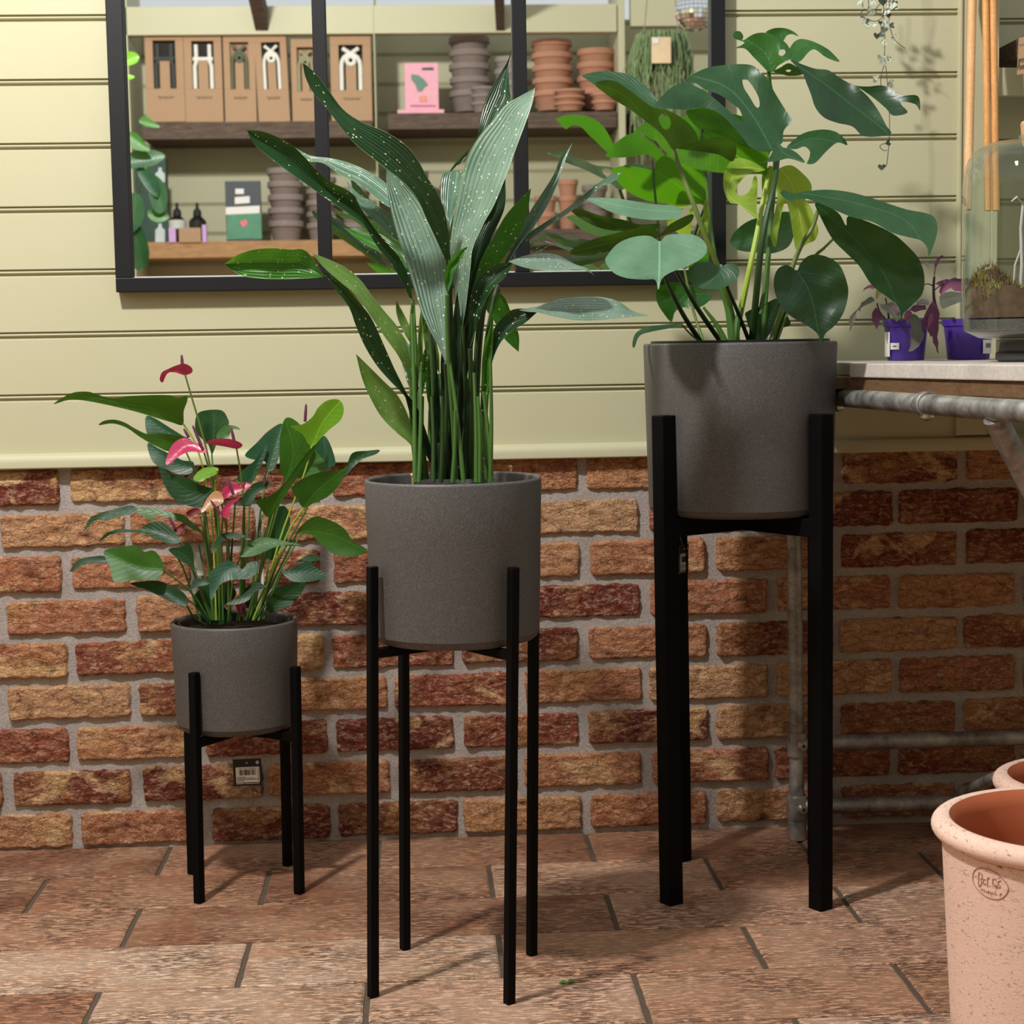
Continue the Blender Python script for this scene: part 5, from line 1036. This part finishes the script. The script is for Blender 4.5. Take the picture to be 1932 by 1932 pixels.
# new lime leaf
Q([(880,822),(890,770),(930,724),(980,724),(1040,750),(1072,775),(1000,792),(962,822),(937,870),(960,892),(1000,870),(1022,800),(1037,830),(1032,960),(1045,1003),(1000,972),(950,932),(910,922),(885,870)],[(1068,772),(960,770),(900,880),(1040,990)],.0,.5,M_lime,fold=.15)
Q([(1058,795),(1100,757),(1132,790),(1112,860),(1085,935),(1062,900)],[(1098,760),(1090,840),(1083,930)],.02,.1,M_lime)
Q([(1135,768),(1190,753),(1240,788),(1277,830),(1282,870),(1252,900),(1282,950),(1312,1040),(1300,1092),(1260,1112),(1215,1142),(1200,1080),(1180,960),(1160,920),(1132,1050),(1120,1125),(1098,1085),(1108,1000),(1128,900),(1118,850),(1125,800)],[(1140,770),(1200,860),(1250,1090)],.02,.0,M_lime,fold=.2)
St([(1095,760),(1065,900),(1035,1060),(1000,1230),(960,1420),(930,1560)],[.02,.0,-.02,-.03,-.02,0],.0036,.0056,S_lime)
M_back = leaf_mat('monstera_backlit_leaf', rgb(66,122,14), rgb(92,146,24), 'arum', .4, rgb(120,200,20))  # backlit glow put into the bright green
T5 = lambda x, y: pj(vat(1000+x/2.415, y/2.415, .30)); Yb = YM-.30
poly(mon, T5, [(378,775),(410,755),(470,757),(530,768),(565,776),(575,740),(610,710),(680,698),(750,720),(800,760),(828,820),(815,870),(808,937),(790,925),(720,925),(640,920),(560,910),(480,880),(420,835)], [(568,775),(690,850),(806,935)], Yb, .2, M_back, fold=.12)  # rear leaf added so the mirror shows a bright heart here
stem(mon, T2, [(775,560),(800,800),(850,1200),(950,1560)], [Yb, C2], .0022, .0032, S_green)
# right side
St([(1312,960),(1285,1040),(1240,1110),(1195,1220),(1150,1400),(1100,1550)],[.0,0,0,-.01,0,0],.0034,.0048,S_olive); St([(1385,1085),(1340,1130),(1290,1180),(1200,1350),(1120,1560)],[-.02,.03,.04,.03,0],.0022,.0036,S_olive)
Q([(1300,922),(1400,965),(1440,1028),(1450,985),(1540,1010),(1650,1062),(1720,1120),(1772,1180),(1797,1260),(1787,1340),(1732,1400),(1700,1430),(1690,1468),(1680,1400),(1640,1362),(1560,1302),(1500,1212),(1440,1152),(1380,1092),(1330,1002)],[(1320,945),(1480,1090),(1620,1260),(1690,1465)],-.05,-.15,M_dark,fold=.12,droop=-.03)
Q([(1140,882),(1155,867),(1200,880),(1260,871),(1350,864),(1450,874),(1550,900),(1640,930),(1720,955),(1800,970),(1842,990),(1857,1040),(1842,1110),(1815,1172),(1810,1130),(1780,1096),(1720,1080),(1650,1060),(1560,1012),(1470,990),(1400,962),(1320,926),(1250,905),(1180,913)],[(1250,880),(1500,930),(1720,1010),(1815,1168)],-.08,.9,M_grey,fold=.12,droop=-.01)
Q([(1215,1232),(1232,1200),(1262,1170),(1300,1159),(1360,1173),(1412,1210),(1442,1280),(1450,1340),(1430,1422),(1390,1482),(1345,1522),(1325,1575),(1310,1522),(1260,1482),(1190,1442),(1140,1392),(1113,1320),(1113,1260),(1135,1220),(1175,1208)],[(1222,1240),(1280,1350),(1325,1572)],-.16,.1,M_dark,fold=.15)
St([(1222,1240),(1205,1330),(1150,1450),(1110,1560)],[-.15,-.08,-.03,0],.0022,.0034,S_dark)
St([(600,1110),(612,1250),(690,1420),(780,1560)],[-.15,-.12,-.06,0],.0026,.0044,S_dark); St([(640,1200),(680,1260),(760,1400),(870,1560)],[-.1,-.08,-.04,0],.0028,.0044,S_dark); St([(700,1210),(740,1400),(790,1560)],[.05,.04,.02],.0022,.003,S_olive); St([(870,1210),(900,1310),(950,1430),(1000,1560)],[-.16,-.1,-.04,0],.0024,.0036,S_dark)
for pts, r in (([(850,1280),(900,1400),(925,1560)], .0085), ([(960,1400),(940,1480),(930,1570)], .0095), ([(1085,1170),(1070,1300),(1050,1430)], .0048), ([(790,1400),(850,1480),(890,1560)], .006)):
    stem(mon, T2, pts, [C2-.03, C2-.03], r*.35, r, S_green, name='leaf_sheath')

# ---------------------------------------------------------------- purple velvet plants
T3 = lambda x, y: (1590+x/8.05, 470+y/8.05)
V_p = leaf_mat('purple_velvet_leaf', rgb(64,30,56), rgb(104,52,88), 'arum', .15, rgb(150,60,110), rough=.6); V_g = leaf_mat('grey_velvet_leaf', rgb(70,72,62), rgb(104,104,92), 'arum', .1, rgb(100,100,70), rough=.6); V_k = leaf_mat('pink_velvet_leaf', rgb(112,52,86), rgb(146,86,118), 'arum', .2, rgb(200,90,140), rough=.6)
S_pur = flat('purple_stem', rgb(60,22,46), .6)
def purple(lab, cx_px, Y, wpx, label_side):
    z0 = zt0+.0004; p = at(cx_px, 680, Y); s_ = scl(Y); R = wpx/2*s_; H = 77*s_
    root = thing('purple_velvet_plant', lab, 'potted plant', (p.x, Y, z0))
    MB().lathe([(1e-4, z0), (R*.78, z0), (R*.8, z0+.002), (R*.94, z0+H*.82), (R*1.0, z0+H*.83), (R*1.02, z0+H*.99), (R*.99, z0+H), (R*.95, z0+H*.98), (R*.9, z0+H*.6), (1e-4, z0+H*.6)], (p.x, Y, 0), 48).build('plastic_pot', M_purple, root, smooth=.6)
    MB().lathe([(1e-4, z0+H*.61), (R*.9, z0+H*.61), (R*.93, z0+H*.88), (1e-4, z0+H*.9)], (p.x, Y, 0), 32).build('soil', M_soil, root, smooth=.6)
    return root, p, R, z0, H
def jag(root, pts, mid, Y, tilt, mat): return poly(root, T3, pts, mid, Y, tilt, mat, step=3.5, sharp=True, wav=.004)
r1, p, R, z0, H = purple('purple pot of jagged dark leaves beneath the drooping monstera leaf', 1709, -.19, 86, -1)
b = MB(); b.box((p.x-R*.99-.002, -.245, z0+.006), (p.x-R*.93, -.215, z0+H*.72)); b.box((p.x-R*.93, -.19-R*.78, z0+.022), (p.x-R*.93+.0, -.19-R*.7, z0+.034)); 
b = MB(); aa = [(-150, .70), (-138, .70)]
def wrap(b, cx_, cy_, r, a0, a1, z0_, z1_, n=8):
    v = []; 
    for i in range(n+1):
        a = radians(a0+(a1-a0)*i/n); v += [(cx_+r*cos(a), cy_+r*sin(a), z0_), (cx_+r*cos(a), cy_+r*sin(a), z1_)]
    b.add(v, [(2*i, 2*i+2, 2*i+3, 2*i+1) for i in range(n)])
wrap(b, p.x, -.19, R*.96, -178, -152, z0+.007, z0+H*.70); b.build('care_label', M_white, r1); b = MB(); wrap(b, p.x, -.19, R*.915, -152, -124, z0+H*.27, z0+H*.43); b.build('care_label', M_white, r1)
b = MB(); wrap(b, p.x, -.19, R*.925, -143, -132, z0+H*.335, z0+H*.36); b.build('printing', M_ink, r1)
Yp = -.20
for a in ([(650,740),(680,900),(700,1050)],[(520,820),(560,950),(640,1060)]): stem(r1, T3, a, [Yp-.01, Yp], .0012, .0018, S_pur)
jag(r1,[(295,655),(330,590),(390,550),(470,528),(520,580),(470,600),(440,610),(430,590),(370,600),(330,620)],[(520,575),(400,570),(297,653)],Yp,.5,V_k)
jag(r1,[(500,745),(505,640),(535,605),(590,660),(600,690),(560,695),(540,740),(515,760)],[(515,755),(540,680),(545,615)],Yp,.3,leaf_mat('olive_shoot_leaf', rgb(96,92,52), rgb(120,112,64), 'arum', .2))
jag(r1,[(490,770),(440,720),(390,735),(340,780),(285,810),(260,870),(215,920),(160,970),(105,1030),(92,1110),(110,1170),(105,1250),(130,1210),(160,1150),(150,1110),(215,1045),(195,1030),(205,960),(240,920),(265,960),(270,900),(330,860),(400,830),(470,800)],[(490,775),(330,830),(200,960),(110,1240)],Yp-.01,.5,V_g)
jag(r1,[(500,890),(450,960),(440,1030),(455,1060),(440,1100),(475,1110),(490,1170),(515,1222),(540,1170),(560,1090),(610,1040),(590,990),(560,960),(540,900)],[(515,895),(515,1050),(512,1218)],Yp-.02,.1,V_p)
jag(r1,[(560,830),(640,840),(700,820),(760,800),(830,850),(870,930),(860,1010),(850,1080),(810,1110),(790,1060),(740,1000),(680,960),(620,920),(580,890)],[(570,840),(720,900),(830,1090)],Yp-.03,.5,V_g)
jag(r1,[(740,850),(790,870),(830,920),(840,990),(800,960),(760,920)],[(745,855),(800,910),(838,985)],Yp-.04,.4,V_k)
r2, p2, R2, z0_, H_ = purple('bright purple pot of jagged dark leaves partly behind the glass terrarium', 1827, -.21, 98, 0)
Y2 = -.23
stem(r2, T3, [(1390,420),(1380,560),(1390,780),(1450,1000)], [Y2-.02, Y2+.02], .0020, .0030, S_pur); stem(r2, T3, [(1380,420),(1370,350),(1310,270)], [Y2, Y2], .0014, .0010, flat('pale_shoot', rgb(140,140,100), .6)); stem(r2, T3, [(1385,420),(1400,330),(1410,260)], [Y2, Y2], .0012, .0008, S_pur)
stem(r2, T3, [(1380,560),(1300,530),(1230,540)], [Y2, Y2-.01], .0012, .0008, S_pur); stem(r2, T3, [(1400,620),(1500,540),(1640,520)], [Y2, Y2+.02], .0012, .0008, S_pur)
jag(r2,[(1210,205),(1290,195),(1335,240),(1335,280),(1290,280),(1250,240)],[(1330,270),(1270,225),(1215,207)],Y2,.5,V_g)
jag(r2,[(1400,300),(1385,230),(1420,160),(1470,110),(1520,90),(1530,120),(1470,160),(1450,220),(1425,270)],[(1402,295),(1430,190),(1525,95)],Y2,.2,V_p)
jag(r2,[(1400,530),(1440,500),(1520,470),(1570,455),(1620,462),(1690,430),(1760,450),(1900,440),(1950,520),(1870,560),(1780,500),(1700,530),(1600,545),(1500,560)],[(1410,530),(1600,500),(1940,510)],Y2+.02,.6,V_p)
jag(r2,[(1480,560),(1560,530),(1660,500),(1800,490),(1860,560),(1840,650),(1700,640),(1640,590),(1560,640),(1490,700),(1460,640)],[(1480,650),(1640,560),(1850,560)],Y2+.01,.4,V_k)
jag(r2,[(1465,720),(1540,660),(1640,640),(1780,660),(1860,680),(1840,790),(1740,820),(1640,860),(1520,910),(1480,850)],[(1475,800),(1640,750),(1850,740)],Y2-.02,.7,V_g)
jag(r2,[(1370,780),(1320,850),(1260,960),(1220,1060),(1190,1150),(1200,1220),(1240,1240),(1290,1150),(1290,1260),(1310,1270),(1330,1330),(1360,1320),(1370,1420),(1410,1480),(1430,1560),(1460,1595),(1445,1500),(1455,1420),(1435,1340),(1460,1200),(1455,1100),(1470,1000),(1430,860)],[(1385,780),(1370,1050),(1390,1300),(1458,1590)],Y2-.05,.1,V_p)
jag(r2,[(1310,1000),(1280,1120),(1300,1200),(1340,1150),(1380,1060),(1370,960)],[(1360,970),(1320,1080),(1300,1195)],Y2-.056,.1,V_k)
jag(r2,[(1020,1000),(960,1080),(970,1130),(1030,1110),(1040,1180),(1010,1250),(1035,1320),(1020,1420),(1030,1480),(998,1555),(1060,1550),(1150,1480),(1220,1380),(1240,1280),(1200,1230),(1190,1100),(1140,1020),(1080,980)],[(1090,985),(1120,1250),(1000,1553)],Y2-.07,.3,V_g)
jag(r2,[(930,1000),(960,940),(1010,920),(1050,960),(1040,1040),(980,1090),(940,1070)],[(1000,930),(985,1000),(950,1070)],Y2-.07,.2,V_k)
jag(r2,[(1120,800),(1200,750),(1280,770),(1320,800),(1300,850),(1200,840),(1110,850)],[(1320,810),(1220,800),(1120,830)],Y2-.04,.6,V_g); jag(r2,[(1010,920),(1080,850),(1260,850),(1270,920),(1180,930),(1100,960)],[(1260,880),(1140,900),(1015,925)],Y2-.05,.5,V_p)
b = MB(); wrap(b, p2.x, -.21, R2*.93, -72, -40, z0_+.010, z0_+.034); b.build('care_label', M_white, r2)
b = MB(); 
for i in range(9): wrap(b, p2.x, -.21, R2*.94, -64+i*2.2, -63+i*2.2, z0_+.020, z0_+.028, 1)
b.build('barcode', M_ink, r2)

# ---------------------------------------------------------------- string of hearts
T4 = lambda x, y: (1590+x/5.68, y/5.68)
soh = thing('string_of_hearts', 'trailing vine of small mottled heart leaves hanging from above at the right', 'hanging plant', at(1660, -120, -.09))
M_vine = flat('vine', rgb(62,52,44), .7); M_hl = N('mottled_heart_leaf'); nz_ = M_hl.noise(M_hl.obj(), 420, 3, .7); M_hl.set(Base_Color=M_hl.ramp(nz_, [(.42, rgb(96,112,92)), (.52, rgb(206,212,194))]), Roughness=.5); M_hl = M_hl.m; M_hd = flat('dark_heart_leaf', rgb(66,74,64), .6)
YS = -.09; b = MB()
for pts in ([(440,-500),(440,-60),(436,200),(452,420),(448,600),(470,800),(498,1180),(500,1450),(490,1600),(468,1775),(440,1770)],[(500,-500),(500,200),(520,340),(560,430),(670,520)],[(560,-300),(500,60),(380,220),(250,200),(190,150),(240,95)],[(280,-300),(280,100),(330,160)],[(200,-200),(215,80)],[(400,40),(350,120),(430,180)],[(450,680),(410,820),(410,920)],[(500,1520),(400,1560),(430,1610),(475,1612)],[(430,300),(380,390)],[(420,330),(400,230)]):
    b.tube(cr([at(*T4(*p_), YS+.004*math.sin(p_[1]*.02)) for p_ in pts], 4), .0007, 5)
b.build('vine', M_vine, soh, smooth=True)
rnd = random.Random(4)
def heart(x, y, s, mt, a=0):
    c = at(*T4(x, y), YS-.004); k_ = s*1.3/5.68*scl(YS)/2; out = [(0,-.3),(.5,-.75),(1,-.45),(.95,.1),(.5,.6),(0,1),(-.5,.6),(-.95,.1),(-1,-.45),(-.5,-.75)]
    ca, sa = cos(a), sin(a); ty_ = rnd.uniform(-.5,.5); v = [c+Vector(((px*ca-py*sa)*k_, ty_*px*k_+rnd.uniform(-.1,.1)*k_, -(px*sa+py*ca)*k_)) for px, py in out]
    b = MB(); b.add([c+Vector((0,.0012,0))]+v, [(0, i+1, (i+1) % 10+1) for i in range(10)]); b.add([q+Vector((0,.0008,0)) for q in v], [tuple(range(9, -1, -1))]); b.build('leaf', mt, soh, smooth='leaf')
for x, y, s, d, a in ((170,15,60,0,.3),(320,20,70,0,1),(430,10,80,1,0),(300,120,80,0,.6),(520,55,80,0,.2),(570,75,50,0,1),(460,125,65,0,.4),(490,160,50,1,0),(255,225,50,1,0),(260,245,85,0,1.5),(340,265,40,0,.1),(465,235,70,0,.3),(530,272,50,1,1.5),(405,240,40,1,0),(368,380,60,1,.1),(420,370,50,1,.8),(445,315,60,1,.3),(440,450,60,0,1.4),(540,410,35,0,0),(542,450,42,0,.3),(575,380,30,0,1),(400,615,50,0,.5),(435,605,45,0,1),(500,625,60,0,.2),(435,665,70,0,1.1),(355,825,45,0,0),(345,870,40,0,.6),(515,900,70,0,1.4),(490,1530,50,1,1.2),(418,1788,60,1,0),(210,170,40,1,.5),(560,30,50,1,.2)): heart(x, y, s, M_hd if d else M_hl, a)

# ---------------------------------------------------------------- plant on a low shelf seen only in the mirror's left edge
LP = 2.6; cpl = vat(236, 540, LP); tpl = thing('trailing_plant', 'broad-leaved green plant whose leaves fill the left edge of the mirror', 'potted plant', (cpl.x, cpl.y, 0))
_at = at
def at(px, py, Y): return vat(px, py, Y) if Y > 1 else _at(px, py, Y)
TI = lambda x, y: (x, y)
def scl(Y): return (abs(Y)+DIST)/FPX if Y > 1 else (Y+DIST)/FPX
for pts, mid, mt, tl in (([(225,120),(236,100),(252,98),(262,106),(258,118),(240,124)],[(228,120),(262,107)],A_bright,.2), ([(225,148),(240,141),(254,144),(246,150)],[(226,148),(254,144)],A_bright,.5), ([(262,230),(272,218),(286,226),(302,240),(280,240)],[(264,230),(300,239)],A_mid,.4),
  ([(238,300),(250,286),(275,282),(300,286),(312,296),(290,312),(262,316),(240,318)],[(240,308),(310,296)],M_grey,.4), ([(240,252),(256,250),(272,268),(284,284),(262,284),(246,276)],[(242,254),(280,282)],A_mid,.3), ([(243,372),(262,366),(273,392),(268,420),(254,436),(244,434)],[(256,368),(250,434)],M_grey,.1),
  ([(290,330),(312,350),(316,380),(306,402),(290,396),(280,360)],[(292,332),(306,400)],M_grey,.1), ([(244,430),(262,424),(276,450),(282,480),(272,508),(250,500)],[(252,428),(270,506)],A_dark,.1), ([(258,318),(282,322),(300,344),(296,372),(272,350)],[(260,320),(296,370)],A_teal,.2), ([(280,396),(306,398),(320,410),(300,420),(282,412)],[(282,404),(318,410)],A_mid,.3)):
    poly(tpl, TI, pts, mid, LP-.1, tl, mt, step=6)
b = MB(); b.tube([vat(240, 560, LP), vat(244, 430, LP), vat(236, 250, LP), vat(232, 110, LP)], [.006,.005,.004,.003], 8); b.tube([vat(244, 430, LP), vat(280, 300, LP)], .003, 6); b.build('stem', S_olive, tpl, smooth=True)
b = MB(); c_ = vat(236, 560, LP); b.lathe([(1e-4, 0), (.10, 0), (.13, c_.z-.02), (.12, c_.z-.02), (.11, c_.z-.05), (1e-4, c_.z-.05)], (c_.x-.06, c_.y, 0), 40); b.build('pot', M_terra_in, tpl, smooth=.6)
for px_, lab in ((285, 'round clear glass ornament at the lower left corner of the mirror'),):
    c_ = vat(px_, 512, LP-.3); 
for o in bpy.data.objects:
    if '_o' in o: del o['_o']
